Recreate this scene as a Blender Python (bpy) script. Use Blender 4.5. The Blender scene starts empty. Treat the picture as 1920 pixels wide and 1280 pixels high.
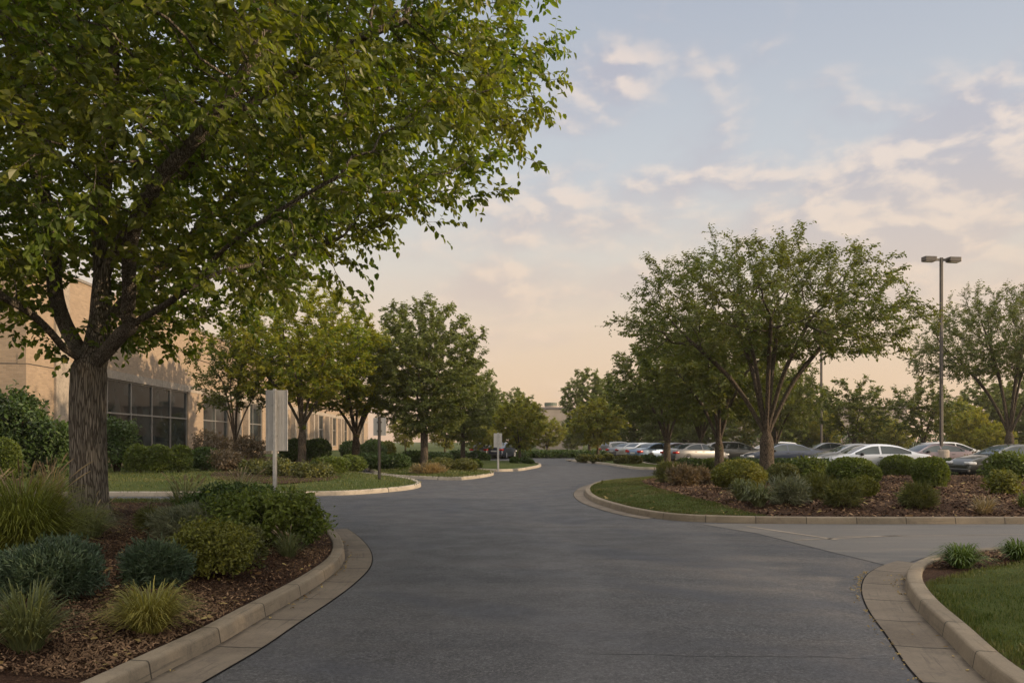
import bpy, bmesh, math, random
import numpy as np
from mathutils import Vector, Matrix
from mathutils.geometry import delaunay_2d_cdt

PI = math.pi
SC = bpy.context.scene
HAZE = 0.00025
COL = SC.collection
F, HZ, CH = 1500.0, 826.0, 1.6        # focal length in photo pixels, horizon row, eye height


def gp(px, py, z=0.0):
    """ground point under a photo pixel"""
    y = (CH - z) * F / (py - HZ)
    return ((px - 960) * y / F, y)


def at(px, py, y):
    return ((px - 960) * y / F, y, CH + (HZ - py) * y / F)


def lin(r, g, b):
    f = lambda c: (c / 12.92 if c <= 0.04045 else ((c + 0.055) / 1.055) ** 2.4)
    return (f(r / 255), f(g / 255), f(b / 255), 1.0)


def vary(c, k):
    return (min(1, c[0] * k), min(1, c[1] * k), min(1, c[2] * k), 1.0)


# ------------------------------------------------------------------ nodes
class NT:
    def __init__(self, tree):
        self.t = tree
        tree.nodes.clear()

    def n(self, kind, ins=None, **props):
        nd = self.t.nodes.new(kind)
        for k, v in props.items():
            setattr(nd, k, v)
        for k, v in (ins or {}).items():
            self.set(nd.inputs[k], v)
        return nd

    def set(self, sock, v):
        if isinstance(v, bpy.types.NodeSocket):
            self.t.links.new(v, sock)
        else:
            if sock.type == 'RGBA' and len(v) == 3:
                v = (*v, 1.0)
            sock.default_value = v

    def math(self, op, a, b=0.0, c=None, clamp=False):
        nd = self.n('ShaderNodeMath', {0: a, 1: b}, operation=op, use_clamp=clamp)
        if c is not None:
            self.set(nd.inputs[2], c)
        return nd.outputs[0]

    def vmath(self, op, a, b=(0, 0, 0)):
        nd = self.n('ShaderNodeVectorMath', {0: a}, operation=op)
        if op == 'SCALE':
            self.set(nd.inputs['Scale'], b)
        else:
            self.set(nd.inputs[1], b)
        return nd.outputs[0]

    def mix(self, f, a, b, blend='MIX'):
        nd = self.n('ShaderNodeMix', data_type='RGBA', blend_type=blend)
        self.set(nd.inputs[0], f)
        self.set(nd.inputs[6], a)
        self.set(nd.inputs[7], b)
        return nd.outputs[2]

    def ramp(self, fac, stops, interp='LINEAR'):
        nd = self.n('ShaderNodeValToRGB', {0: fac})
        r = nd.color_ramp
        r.interpolation = interp
        while len(r.elements) < len(stops):
            r.elements.new(0.5)
        for e, (p, c) in zip(r.elements, stops):
            e.position = p
            e.color = c if len(c) == 4 else (*c, 1)
        return nd.outputs[0]

    def noise(self, vec, scale, detail=4.0, rough=0.55, dist=0.0):
        nd = self.n('ShaderNodeTexNoise', {'Scale': scale, 'Detail': detail, 'Roughness': rough, 'Distortion': dist})
        if vec is not None:
            self.set(nd.inputs['Vector'], vec)
        return nd.outputs[0]

    def maprange(self, v, a, b, c=0.0, d=1.0, smooth=True):
        nd = self.n('ShaderNodeMapRange', {0: v, 1: a, 2: b, 3: c, 4: d}, interpolation_type='SMOOTHSTEP' if smooth else 'LINEAR')
        return nd.outputs[0]

    def coord(self, which='Object', scale=(1, 1, 1)):
        tc = self.n('ShaderNodeTexCoord')
        return self.n('ShaderNodeMapping', {'Vector': tc.outputs[which], 'Scale': scale}).outputs[0]

    def xyz(self, v):
        s = self.n('ShaderNodeSeparateXYZ', {0: v})
        return s.outputs[0], s.outputs[1], s.outputs[2]

    def bump(self, h, strength, dist=0.01):
        return self.n('ShaderNodeBump', {'Height': h, 'Strength': strength, 'Distance': dist}).outputs[0]


def material(name):
    m = bpy.data.materials.new(name)
    m.use_nodes = True
    g = NT(m.node_tree)
    out = g.n('ShaderNodeOutputMaterial')
    b = g.n('ShaderNodeBsdfPrincipled')
    g.t.links.new(b.outputs[0], out.inputs[0])
    return m, g, b, out


def leaf_mat(name, stops, trans=0.35, tint=(1.25, 1.1, 0.45), rough=0.5, spec=0.35, hue=(1, 1, 1, 1)):
    m, g, b, out = material(name)
    rnd = g.n('ShaderNodeNewGeometry').outputs['Random Per Island']
    c = g.ramp(rnd, stops)
    nz = g.noise(g.coord('Object'), 0.55, 2.0)
    c = g.mix(g.maprange(nz, 0.35, 0.7, 0.0, 0.5), c, stops[-1][1])
    c = g.mix(1.0, c, hue, 'MULTIPLY')
    g.set(b.inputs['Base Color'], c)
    b.inputs['Roughness'].default_value = rough
    b.inputs['Specular IOR Level'].default_value = spec
    tc = g.mix(1.0, c, (*tint, 1), 'MULTIPLY')
    tr = g.n('ShaderNodeBsdfTranslucent', {'Color': tc})
    mx = g.n('ShaderNodeMixShader', {0: trans, 1: b.outputs[0], 2: tr.outputs[0]})
    g.t.links.new(mx.outputs[0], out.inputs[0])
    return m


def bark_mat(name, dark, light, sc=(9, 9, 1.5), bump=0.9, dist=0.03):
    m, g, b, out = material(name)
    v = g.coord('Object', sc)
    wob = g.n('ShaderNodeTexNoise', {'Vector': v, 'Scale': 0.9, 'Detail': 3.0})
    v2 = g.vmath('ADD', v, g.vmath('SCALE', wob.outputs[1], 0.8))
    vo = g.n('ShaderNodeTexVoronoi', {'Vector': v2, 'Scale': 1.6}, feature='DISTANCE_TO_EDGE').outputs[0]
    fine = g.noise(v2, 6.0, 5.0, 0.65)
    h = g.math('ADD', g.maprange(vo, 0.0, 0.22), g.math('MULTIPLY', fine, 0.5))
    col = g.ramp(g.math('MULTIPLY', h, 0.7), [(0.12, dark), (0.75, light)])
    big = g.noise(g.coord('Object', (1.2, 1.2, 0.5)), 1.5, 3.0)
    col = g.mix(g.maprange(big, 0.35, 0.7, 0, 0.45), col, (0.075, 0.07, 0.052, 1))
    g.set(b.inputs['Base Color'], col)
    b.inputs['Roughness'].default_value = 0.9
    b.inputs['Specular IOR Level'].default_value = 0.15
    g.set(b.inputs['Normal'], g.bump(h, bump, dist))
    return m


def plain_mat(name, col, rough=0.5, metal=0.0, spec=0.5, coat=0.0, nscale=6.0, namt=0.15, bump=0.0):
    m, g, b, out = material(name)
    nz = g.noise(g.coord('Object'), nscale, 5.0, 0.6)
    g.set(b.inputs['Base Color'], g.mix(g.maprange(nz, 0.3, 0.75), vary(col, 1 - namt), vary(col, 1 + namt)))
    b.inputs['Roughness'].default_value = rough
    b.inputs['Metallic'].default_value = metal
    b.inputs['Specular IOR Level'].default_value = spec
    b.inputs['Coat Weight'].default_value = coat
    if bump:
        g.set(b.inputs['Normal'], g.bump(nz, bump, 0.01))
    return m


def concrete_mat(name, c0, c1, joint=0.95, jw=0.012, stain=(0.07, 0.06, 0.05, 1), toe=0.0):
    """concrete; the joints sit on the UV's running length"""
    m, g, b, out = material(name)
    v = g.coord('Object')
    n1 = g.noise(v, 1.3, 6.0, 0.65)
    n2 = g.noise(v, 60.0, 3.0, 0.6)
    n3 = g.noise(v, 7.0, 5.0, 0.7)
    c = g.mix(g.maprange(n1, 0.3, 0.7), c0, c1)
    c = g.mix(g.maprange(n3, 0.45, 0.75, 0, 0.6), c, stain)
    n4 = g.noise(g.coord('Object', (1, 1, 0.35)), 3.2, 6.0, 0.75)
    c = g.mix(g.maprange(n4, 0.52, 0.7, 0, 0.5), c, vary(stain, 0.8))
    c = g.mix(g.maprange(n2, 0.35, 0.75, 0, 0.35), c, vary(c1, 1.25))
    nrm_h = n2
    if joint:
        uv = g.n('ShaderNodeTexCoord').outputs['UV']
        u, vv, _ = g.xyz(uv)
        seg = g.math('FLOOR', g.math('DIVIDE', u, joint))
        wn = g.n('ShaderNodeTexWhiteNoise', noise_dimensions='1D')
        g.set(wn.inputs['W'], seg)
        c = g.mix(0.22, c, g.mix(wn.outputs[0], vary(c0, 0.7), vary(c1, 1.2)))
        scuff = g.noise(g.n('ShaderNodeMapping', {'Vector': uv, 'Scale': (1.1, 26.0, 1.0)}).outputs[0], 1.0, 5.0, 0.7)
        c = g.mix(g.maprange(scuff, 0.54, 0.7, 0, 0.55), c, vary(stain, 0.7))
        fr = g.math('ABSOLUTE', g.math('SUBTRACT', g.math('FRACT', g.math('DIVIDE', u, joint)), 0.5))
        line = g.maprange(fr, 0.5 - jw / joint, 0.5 - 0.3 * jw / joint)
        c = g.mix(g.math('MULTIPLY', line, 0.85), c, (0.02, 0.017, 0.014, 1))
        nrm_h = g.math('SUBTRACT', n2, g.math('MULTIPLY', line, 3.0))
        if toe:                                        # silt settled along the foot of the kerb
            silt = g.math('MULTIPLY', g.maprange(vv, toe, toe * 0.15), g.maprange(g.noise(v, 4.5, 5.0, 0.7), 0.3, 0.6, 0.25, 1.0))
            c = g.mix(g.math('MULTIPLY', silt, 0.8), c, (0.03, 0.023, 0.017, 1))
    g.set(b.inputs['Base Color'], c)
    b.inputs['Roughness'].default_value = 0.85
    b.inputs['Specular IOR Level'].default_value = 0.25
    g.set(b.inputs['Normal'], g.bump(nrm_h, 0.35, 0.004))
    return m


# ------------------------------------------------------------------ meshes
def mesh_np(name, V, faces, mat, smooth=False, uv=None):
    """faces: list of (n,k) index arrays"""
    me = bpy.data.meshes.new(name)
    V = np.asarray(V, np.float32).reshape(-1, 3)
    faces = [np.asarray(f, np.int32) for f in faces if len(f)]
    loops = np.concatenate([f.ravel() for f in faces])
    sizes = np.concatenate([np.full(len(f), f.shape[1], np.int32) for f in faces])
    starts = np.concatenate([[0], np.cumsum(sizes)[:-1]]).astype(np.int32)
    me.vertices.add(len(V))
    me.vertices.foreach_set('co', V.ravel())
    me.loops.add(len(loops))
    me.loops.foreach_set('vertex_index', loops.astype(np.int32))
    me.polygons.add(len(sizes))
    me.polygons.foreach_set('loop_start', starts)
    me.polygons.foreach_set('loop_total', sizes)
    if uv is not None:
        l = me.uv_layers.new(name='UVMap')
        l.data.foreach_set('uv', np.asarray(uv, np.float32)[loops].ravel())
    me.update(calc_edges=True)
    me.polygons.foreach_set('use_smooth', np.full(len(sizes), smooth, bool))
    me.materials.append(mat)
    me.validate()
    return me


class MB:
    def __init__(self):
        self.v, self.f, self.uv = [], [], []

    def add(self, vs, fs, uvs=None):
        o = len(self.v)
        self.v += [tuple(p) for p in vs]
        self.uv += list(uvs) if uvs else [(p[0], p[2]) for p in vs]
        self.f += [tuple(i + o for i in f) for f in fs]
        return self

    def box(self, c, s, rz=0.0, bev=0.0):
        bm = bmesh.new()
        bmesh.ops.create_cube(bm, size=1.0)
        for v in bm.verts:
            v.co = Vector((v.co.x * s[0], v.co.y * s[1], v.co.z * s[2]))
        if bev:
            bmesh.ops.bevel(bm, geom=bm.edges[:], offset=bev, segments=2, affect='EDGES', profile=0.6)
        R = Matrix.Rotation(rz, 3, 'Z')
        vs = [R @ v.co + Vector(c) for v in bm.verts]
        bm.verts.index_update()
        self.add(vs, [[v.index for v in f.verts] for f in bm.faces])
        bm.free()
        return self

    def quad(self, a, b, c, d, uv=None):
        return self.add([a, b, c, d], [(0, 1, 2, 3)], uv)

    def tube(self, pts, rad, n=8, cap=True):
        vs, fs, nr = [], [], len(pts)
        rad = rad if hasattr(rad, '__len__') else [rad] * nr
        for i, p in enumerate(pts):
            d = Vector(pts[min(i + 1, nr - 1)]) - Vector(pts[max(i - 1, 0)])
            d.normalize()
            a = d.orthogonal().normalized() if abs(d.z) > 0.9 else d.cross(Vector((0, 0, 1))).normalized()
            if abs(d.z) > 0.9:
                a = Vector((1, 0, 0)) - d * d.x
                a.normalize()
            b = d.cross(a)
            for k in range(n):
                t = 2 * PI * k / n
                vs.append(Vector(p) + (a * math.cos(t) + b * math.sin(t)) * rad[i])
        for i in range(nr - 1):
            for k in range(n):
                k2 = (k + 1) % n
                fs.append((i * n + k, i * n + k2, (i + 1) * n + k2, (i + 1) * n + k))
        if cap:
            fs.append(tuple(range(n))[::-1])
            fs.append(tuple((nr - 1) * n + k for k in range(n)))
        return self.add(vs, fs)

    def mesh(self, name, mat, smooth=False):
        me = bpy.data.meshes.new(name)
        me.from_pydata(self.v, [], self.f)
        l = me.uv_layers.new(name='UVMap')
        idx = np.empty(len(me.loops), np.int32)
        me.loops.foreach_get('vertex_index', idx)
        l.data.foreach_set('uv', np.array(self.uv, np.float32)[idx].ravel())
        me.materials.append(mat)
        me.polygons.foreach_set('use_smooth', np.full(len(me.polygons), smooth, bool))
        me.update()
        return me

    def build(self, name, mat, parent=None, smooth=False):
        return link(name, self.mesh(name, mat, smooth), parent)


def link(name, data, parent=None, loc=(0, 0, 0), rz=0.0, scale=(1, 1, 1)):
    o = bpy.data.objects.new(name, data)
    COL.objects.link(o)
    o.location = loc
    o.rotation_euler = (0, 0, rz)
    o.scale = scale
    if parent is not None:
        o.parent = parent
    return o


def tag(o, label=None, cat=None, group=None, kind=None):
    for k, v in (('label', label), ('category', cat), ('group', group), ('kind', kind)):
        if v:
            o[k] = v
    return o


def thing(name, label, cat, loc=(0, 0, 0), rz=0.0, group=None, scale=(1, 1, 1)):
    return tag(link(name, None, None, loc, rz, scale), label, cat, group)


def copy_tree(o, parent=None):
    c = o.copy()
    COL.objects.link(c)
    if parent is not None:
        c.parent = parent
    for ch in list(o.children):
        copy_tree(ch, c)
    return c


# ------------------------------------------------------------------ curves
def catmull(pts, step=0.25, closed=False):
    P = [np.array(p, float) for p in pts]
    n = len(P)
    out = []
    segs = n if closed else n - 1
    for i in range(segs):
        if closed:
            p0, p1, p2, p3 = P[(i - 1) % n], P[i], P[(i + 1) % n], P[(i + 2) % n]
        else:
            p0, p1, p2, p3 = P[max(i - 1, 0)], P[i], P[i + 1], P[min(i + 2, n - 1)]
        L = np.linalg.norm(p2 - p1)
        k = max(2, int(L / step))
        # centripetal form keeps corners from looping
        a = 0.5
        t0 = 0.0
        t1 = t0 + max(np.linalg.norm(p1 - p0), 1e-3) ** a
        t2 = t1 + max(L, 1e-3) ** a
        t3 = t2 + max(np.linalg.norm(p3 - p2), 1e-3) ** a
        for j in range(k):
            t = t1 + (t2 - t1) * j / k
            A1 = (t1 - t) / (t1 - t0) * p0 + (t - t0) / (t1 - t0) * p1
            A2 = (t2 - t) / (t2 - t1) * p1 + (t - t1) / (t2 - t1) * p2
            A3 = (t3 - t) / (t3 - t2) * p2 + (t - t2) / (t3 - t2) * p3
            B1 = (t2 - t) / (t2 - t0) * A1 + (t - t0) / (t2 - t0) * A2
            B2 = (t3 - t) / (t3 - t1) * A2 + (t - t1) / (t3 - t1) * A3
            out.append((t2 - t) / (t2 - t1) * B1 + (t - t1) / (t2 - t1) * B2)
    if not closed:
        out.append(P[-1])
    return np.array(out)


def resample(P, step, closed=False):
    Q = np.vstack([P, P[:1]]) if closed else P
    d = np.concatenate([[0], np.cumsum(np.linalg.norm(np.diff(Q, axis=0), axis=1))])
    n = max(3, int(round(d[-1] / step)))
    t = np.linspace(0, d[-1], n + 1)
    if closed:
        t = t[:-1]
    return np.stack([np.interp(t, d, Q[:, k]) for k in range(Q.shape[1])], 1), t


def area2(P):
    x, y = P[:, 0], P[:, 1]
    return 0.5 * np.sum(x * np.roll(y, -1) - y * np.roll(x, -1))


def inside(P, X):
    x, y = X[:, 0], X[:, 1]
    r = np.zeros(len(X), bool)
    n = len(P)
    for i in range(n):
        x1, y1 = P[i]
        x2, y2 = P[(i + 1) % n]
        c = ((y1 > y) != (y2 > y))
        if y1 != y2:
            r ^= c & (x < (x2 - x1) * (y - y1) / (y2 - y1) + x1)
    return r


def edge_dist(P, X):
    d = np.full(len(X), 1e9)
    n = len(P)
    for i in range(n):
        a, b = P[i], P[(i + 1) % n]
        ab = b - a
        t = np.clip(((X - a) @ ab) / max(ab @ ab, 1e-9), 0, 1)
        d = np.minimum(d, np.linalg.norm(X - a - t[:, None] * ab, axis=1))
    return d


def offset(P, k):
    """inward offset of a counter-clockwise closed polygon"""
    T = np.roll(P, -1, 0) - np.roll(P, 1, 0)
    T /= np.maximum(np.linalg.norm(T, axis=1), 1e-9)[:, None]
    return P + np.stack([-T[:, 1], T[:, 0]], 1) * k

# ------------------------------------------------------------------ surfaces of the ground
def make_asphalt():
    m, g, b, out = material('asphalt')
    v = g.coord('Object')
    x, y, _ = g.xyz(v)
    stone = g.n('ShaderNodeTexVoronoi', {'Vector': v, 'Scale': 80.0}).outputs
    grit = g.noise(v, 110.0, 3.0, 0.75)
    big = g.noise(v, 0.22, 5.0, 0.6)
    mid = g.noise(v, 1.7, 5.0, 0.65)
    sp = g.math('ADD', g.math('MULTIPLY', grit, 0.6), g.math('MULTIPLY', g.xyz(stone[1])[0], 0.4))
    c = g.ramp(sp, [(0.25, (0.007, 0.007, 0.008)), (0.5, (0.026, 0.025, 0.026)), (0.75, (0.11, 0.105, 0.1))])
    g2 = g.noise(v, 34.0, 4.0, 0.7)
    c = g.mix(g.maprange(g2, 0.5, 0.72, 0, 0.65), c, (0.1, 0.096, 0.09, 1))
    c = g.mix(g.maprange(g2, 0.48, 0.3, 0, 0.7), c, (0.006, 0.006, 0.007, 1))
    c = g.mix(g.maprange(big, 0.35, 0.68, 0, 0.55), c, (0.042, 0.038, 0.036, 1))
    c = g.mix(g.maprange(mid, 0.55, 0.8, 0, 0.45), c, (0.036, 0.036, 0.039, 1))
    # tyre sweeps: broad arcs about the corner of the planted island
    wob = g.math('MULTIPLY', g.math('SUBTRACT', g.noise(v, 0.35, 3.0), 0.5), 2.2)
    rr = g.math('SQRT', g.math('ADD', g.math('POWER', g.math('SUBTRACT', x, 11.0), 2.0), g.math('POWER', g.math('SUBTRACT', y, 20.0), 2.0)))
    sw = g.math('SINE', g.math('MULTIPLY', g.math('ADD', rr, wob), 3.1))
    streak = g.math('MULTIPLY', g.maprange(sw, 0.2, 1.0), g.maprange(g.noise(v, 0.5, 4.0), 0.38, 0.6, 0, 0.9))
    band = g.noise(g.coord('Object', (0.12, 0.9, 1)), 1.0, 5.0, 0.6)
    c = g.mix(g.maprange(band, 0.48, 0.7, 0, 0.55), c, (0.06, 0.054, 0.05, 1))
    c = g.mix(g.maprange(band, 0.48, 0.3, 0, 0.5), c, (0.018, 0.018, 0.021, 1))
    c = g.mix(streak, c, (0.034, 0.034, 0.038, 1))
    # lighter wheel paths running along the drive
    lane = g.math('MULTIPLY', g.maprange(g.math('SINE', g.math('ADD', g.math('MULTIPLY', x, 2.6), wob)), 0.2, 1.0, 0, 0.3), g.maprange(y, 20.0, 12.0))
    c = g.mix(lane, c, (0.075, 0.07, 0.067, 1))
    # dusty gutter side on the right
    dust = g.math('MULTIPLY', g.maprange(g.math('ADD', x, g.math('MULTIPLY', wob, 0.5)), 1.3, 3.6), g.math('MULTIPLY', g.maprange(y, 13.0, 9.0), g.maprange(mid, 0.35, 0.7, 0.1, 0.65)))
    c = g.mix(dust, c, (0.12, 0.1, 0.082, 1))
    # thin cracks
    def crack(y0, slope, xa, xb, w, amp, s):
        wv = g.math('MULTIPLY', g.math('SUBTRACT', g.noise(v, s, 5.0, 0.7), 0.5), amp)
        d = g.math('ABSOLUTE', g.math('SUBTRACT', y, g.math('ADD', g.math('ADD', g.math('MULTIPLY', x, slope), y0), wv)))
        k = g.maprange(d, w, w * 0.3)
        k = g.math('MULTIPLY', k, g.maprange(x, xa, xa + 0.6))
        return g.math('MULTIPLY', k, g.maprange(x, xb, xb - 0.6))
    k1 = crack(6.05, -0.06, 0.3, 2.9, 0.02, 0.16, 1.2)
    k2 = crack(14.9, -0.02, -3.0, 4.3, 0.035, 0.35, 0.6)
    k3 = crack(6.6, 0.8, -1.4, -0.3, 0.06, 0.5, 1.0)
    k4 = crack(19.6, 0.05, -6.0, 2.2, 0.06, 0.6, 0.4)
    ck = g.math('MAXIMUM', g.math('MAXIMUM', k1, g.math('MULTIPLY', k2, 0.7)), g.math('MAXIMUM', g.math('MULTIPLY', k3, 0.35), g.math('MULTIPLY', k4, 0.5)))
    c = g.mix(g.math('MULTIPLY', ck, 0.8), c, (0.003, 0.003, 0.003, 1))
    c = g.mix(1.0, c, (0.95, 0.98, 1.06, 1), 'MULTIPLY')
    # exposed aggregate: light and dark stones all through the mix
    st = g.xyz(g.n('ShaderNodeTexVoronoi', {'Vector': v, 'Scale': 48.0}).outputs[1])[0]
    gr = g.math('ADD', g.math('MULTIPLY', g.noise(v, 62.0, 3.0, 0.75), 0.6), g.math('MULTIPLY', st, 0.4))
    gk = g.maprange(gr, 0.25, 0.78, 0.62, 1.45, False)
    c = g.vmath('MULTIPLY', c, g.n('ShaderNodeCombineXYZ', {0: gk, 1: gk, 2: gk}).outputs[0])
    g.set(b.inputs['Base Color'], c)
    g.set(b.inputs['Roughness'], g.maprange(mid, 0.3, 0.7, 0.58, 0.75))
    b.inputs['Specular IOR Level'].default_value = 0.35
    g.set(b.inputs['Normal'], g.bump(g.math('SUBTRACT', sp, g.math('MULTIPLY', ck, 0.6)), 0.6, 0.008))
    return m


def make_apron():
    m, g, b, out = material('worn_pavement')
    v = g.coord('Object')
    grit = g.noise(v, 120.0, 3.0, 0.7)
    big = g.noise(v, 0.5, 5.0, 0.65)
    st = g.noise(g.coord('Object', (0.25, 2.2, 1)), 1.3, 5.0, 0.6)
    c = g.ramp(grit, [(0.3, (0.04, 0.037, 0.035)), (0.7, (0.09, 0.083, 0.076))])
    c = g.mix(g.maprange(st, 0.45, 0.7, 0, 0.55), c, (0.125, 0.105, 0.086, 1))
    c = g.mix(g.maprange(big, 0.5, 0.75, 0, 0.5), c, (0.06, 0.058, 0.058, 1))
    g.set(b.inputs['Base Color'], c)
    b.inputs['Roughness'].default_value = 0.65
    g.set(b.inputs['Normal'], g.bump(grit, 0.4, 0.005))
    return m


def make_mulch():
    m, g, b, out = material('mulch_soil')
    v = g.coord('Object')
    a = g.noise(v, 38.0, 5.0, 0.7, 0.6)
    n = g.noise(v, 2.0, 4.0)
    c = g.ramp(a, [(0.3, (0.010, 0.006, 0.004)), (0.52, (0.045, 0.024, 0.015)), (0.72, (0.11, 0.065, 0.04))])
    c = g.mix(g.maprange(n, 0.45, 0.75, 0, 0.4), c, (0.03, 0.017, 0.012, 1))
    g.set(b.inputs['Base Color'], c)
    b.inputs['Roughness'].default_value = 0.95
    b.inputs['Specular IOR Level'].default_value = 0.1
    g.set(b.inputs['Normal'], g.bump(a, 1.0, 0.03))
    return m


def make_lawn():
    m, g, b, out = material('lawn_turf')
    v = g.coord('Object')
    a = g.noise(v, 45.0, 4.0, 0.7)
    n = g.noise(v, 0.7, 5.0, 0.6)
    c = g.ramp(a, [(0.3, (0.016, 0.026, 0.006)), (0.7, (0.065, 0.085, 0.018))])
    c = g.mix(g.maprange(n, 0.4, 0.7, 0, 0.5), c, (0.075, 0.08, 0.022, 1))
    g.set(b.inputs['Base Color'], c)
    b.inputs['Roughness'].default_value = 0.9
    b.inputs['Specular IOR Level'].default_value = 0.1
    g.set(b.inputs['Normal'], g.bump(a, 0.8, 0.03))
    return m


def blade_mat(name, stops, trans=0.3, ztop=None):
    m = leaf_mat(name, stops, trans, (1.2, 1.15, 0.5), 0.45, 0.3)
    return m


M = {
    'asphalt': make_asphalt(), 'apron': make_apron(), 'mulch': make_mulch(), 'lawn': make_lawn(),
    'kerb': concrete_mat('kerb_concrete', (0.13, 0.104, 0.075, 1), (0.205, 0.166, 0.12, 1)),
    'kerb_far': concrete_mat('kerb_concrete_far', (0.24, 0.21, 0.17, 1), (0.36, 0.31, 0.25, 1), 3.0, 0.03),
    'gutter': concrete_mat('gutter_concrete', (0.092, 0.073, 0.055, 1), (0.155, 0.126, 0.096, 1), 0.95, 0.018, (0.06, 0.052, 0.045, 1), 0.07),
    'seam_dark': plain_mat('tar_seam', (0.008, 0.007, 0.007, 1), 0.9, spec=0.1, nscale=9.0, namt=0.6),
    'seam': concrete_mat('seam_concrete', (0.15, 0.128, 0.105, 1), (0.21, 0.18, 0.15, 1), 0),
    'path': concrete_mat('path_concrete', (0.3, 0.26, 0.22, 1), (0.4, 0.35, 0.29, 1), 1.5, 0.02),
    'blade': blade_mat('grass_blade', [(0.0, (0.025, 0.045, 0.008)), (0.5, (0.055, 0.08, 0.014)), (0.9, (0.11, 0.12, 0.028)), (1.0, (0.13, 0.12, 0.05))]),
    'chip': leaf_mat('bark_chip', [(0.0, (0.012, 0.007, 0.005)), (0.5, (0.038, 0.02, 0.012)), (0.85, (0.085, 0.045, 0.026)), (1.0, (0.25, 0.16, 0.095))], 0.0, (1, 1, 1), 0.9, 0.1),
    'litter': leaf_mat('dry_leaf', [(0.0, (0.05, 0.026, 0.012)), (0.5, (0.13, 0.075, 0.03)), (0.85, (0.27, 0.2, 0.08)), (1.0, (0.36, 0.28, 0.12))], 0.15, (1, 1, 1), 0.8, 0.1),
}

# the wide sheets
def sheet(name, x0, x1, y0, y1, z, mat):
    mb = MB().quad((x0, y0, z), (x1, y0, z), (x1, y1, z), (x0, y1, z))
    return tag(mb.build(name, mat), kind='structure')


sheet('ground', -700, 700, -120, 900, -0.012, M['lawn'])
sheet('road', -75, 130, -40, 118, 0.0, M['asphalt'])

ISL = []   # (name, polygon, base, mound)


def height(x, y):
    X = np.array([[x, y]])
    for n, P, base, mound in ISL:
        if inside(P, X)[0]:
            d = edge_dist(P, X)[0]
            t = min(1, max(0, (d - 0.16) / 2.0))
            return base + mound * t * t * (3 - 2 * t)
    return 0.0


def heights(X):
    z = np.zeros(len(X))
    for n, P, base, mound in ISL:
        k = inside(P, X)
        if k.any():
            d = edge_dist(P, X[k])
            t = np.clip((d - 0.16) / 2.0, 0, 1)
            z[k] = base + mound * t * t * (3 - 2 * t)
    return z


rng = np.random.default_rng(7)


def strip_loop(name, P, t, prof, mat, closed, kind='structure'):
    """sweep the profile [(inward offset, z)] along polygon P"""
    T = np.roll(P, -1, 0) - np.roll(P, 1, 0)
    if not closed:
        T[0] = P[1] - P[0]
        T[-1] = P[-1] - P[-2]
    T /= np.maximum(np.linalg.norm(T, axis=1), 1e-9)[:, None]
    Nn = np.stack([-T[:, 1], T[:, 0]], 1)
    n, k = len(P), len(prof)
    if closed:
        P, Nn, t = np.vstack([P, P[:1]]), np.vstack([Nn, Nn[:1]]), np.append(t, t[-1] + (t[1] - t[0]))
        n += 1
    V = np.zeros((n, k, 3))
    UV = np.zeros((n, k, 2))
    acc = 0.0
    for j, (o, z) in enumerate(prof):
        V[:, j, :2] = P + Nn * o
        V[:, j, 2] = z
        if j:
            acc += math.dist(prof[j], prof[j - 1])
        UV[:, j, 0] = t
        UV[:, j, 1] = abs(o) if name == 'gutter' else acc
    i, j = np.meshgrid(np.arange(n - 1), np.arange(k - 1), indexing='ij')
    i, j = i.ravel(), j.ravel()
    Fq = np.stack([i * k + j, (i + 1) * k + j, (i + 1) * k + j + 1, i * k + j + 1], 1)
    o = link(name, mesh_np(name, V.reshape(-1, 3), [Fq], mat, True, UV.reshape(-1, 2)))
    return tag(o, kind=kind)


def surface(name, P, mat, base, mound, spacing, lift=0.0, ref=None, rough=0.006):
    """a mounded sheet filling polygon P; heights come from the island it lies on"""
    P = np.asarray(P, float)
    lo, hi = P.min(0), P.max(0)
    gx, gy = np.meshgrid(np.arange(lo[0], hi[0], spacing), np.arange(lo[1], hi[1], spacing))
    X = np.stack([gx.ravel(), gy.ravel()], 1) + rng.normal(0, spacing * 0.12, (gx.size, 2))
    X = X[inside(P, X)]
    X = X[edge_dist(P, X) > spacing * 0.4]
    pts = np.vstack([P, X])
    n = len(P)
    r = delaunay_2d_cdt([Vector(p) for p in pts], [(i, (i + 1) % n) for i in range(n)], [list(range(n))], 1, 1e-5)
    V2 = np.array([tuple(v) for v in r[0]])
    t = np.clip((edge_dist(P if ref is None else ref, V2) - 0.16) / 2.0, 0, 1)
    if lift:
        te = np.clip(edge_dist(P, V2) / 0.06, 0, 1)
    z = base + mound * t * t * (3 - 2 * t) + (lift * te if lift else 0) + rng.normal(0, rough, len(V2)) * (t > 0)
    tri = [f for f in r[2] if len(f) == 3]
    o = link(name, mesh_np(name, np.column_stack([V2, z]), [np.array(tri)], mat, True))
    return tag(o, kind='structure')


KERB = [(0.0, -0.005), (0.02, 0.108), (0.028, 0.126), (0.044, 0.133), (0.155, 0.133), (0.172, 0.126), (0.178, 0.06)]


def island(pts, top, mound=0.15, step=0.3, spacing=0.4, mat='kerb', gutter=0.0, name='mulch_bed'):
    P = catmull(pts, step, True)
    if area2(P) < 0:
        P = P[::-1]
    P, t = resample(P, step, True)
    ISL.append((name, P, 0.105, mound))
    strip_loop('kerb', P, t, KERB, M[mat], True)
    surface(name, offset(P, 0.165), top, 0.105, mound, spacing, ref=P)
    return P, t


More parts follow.
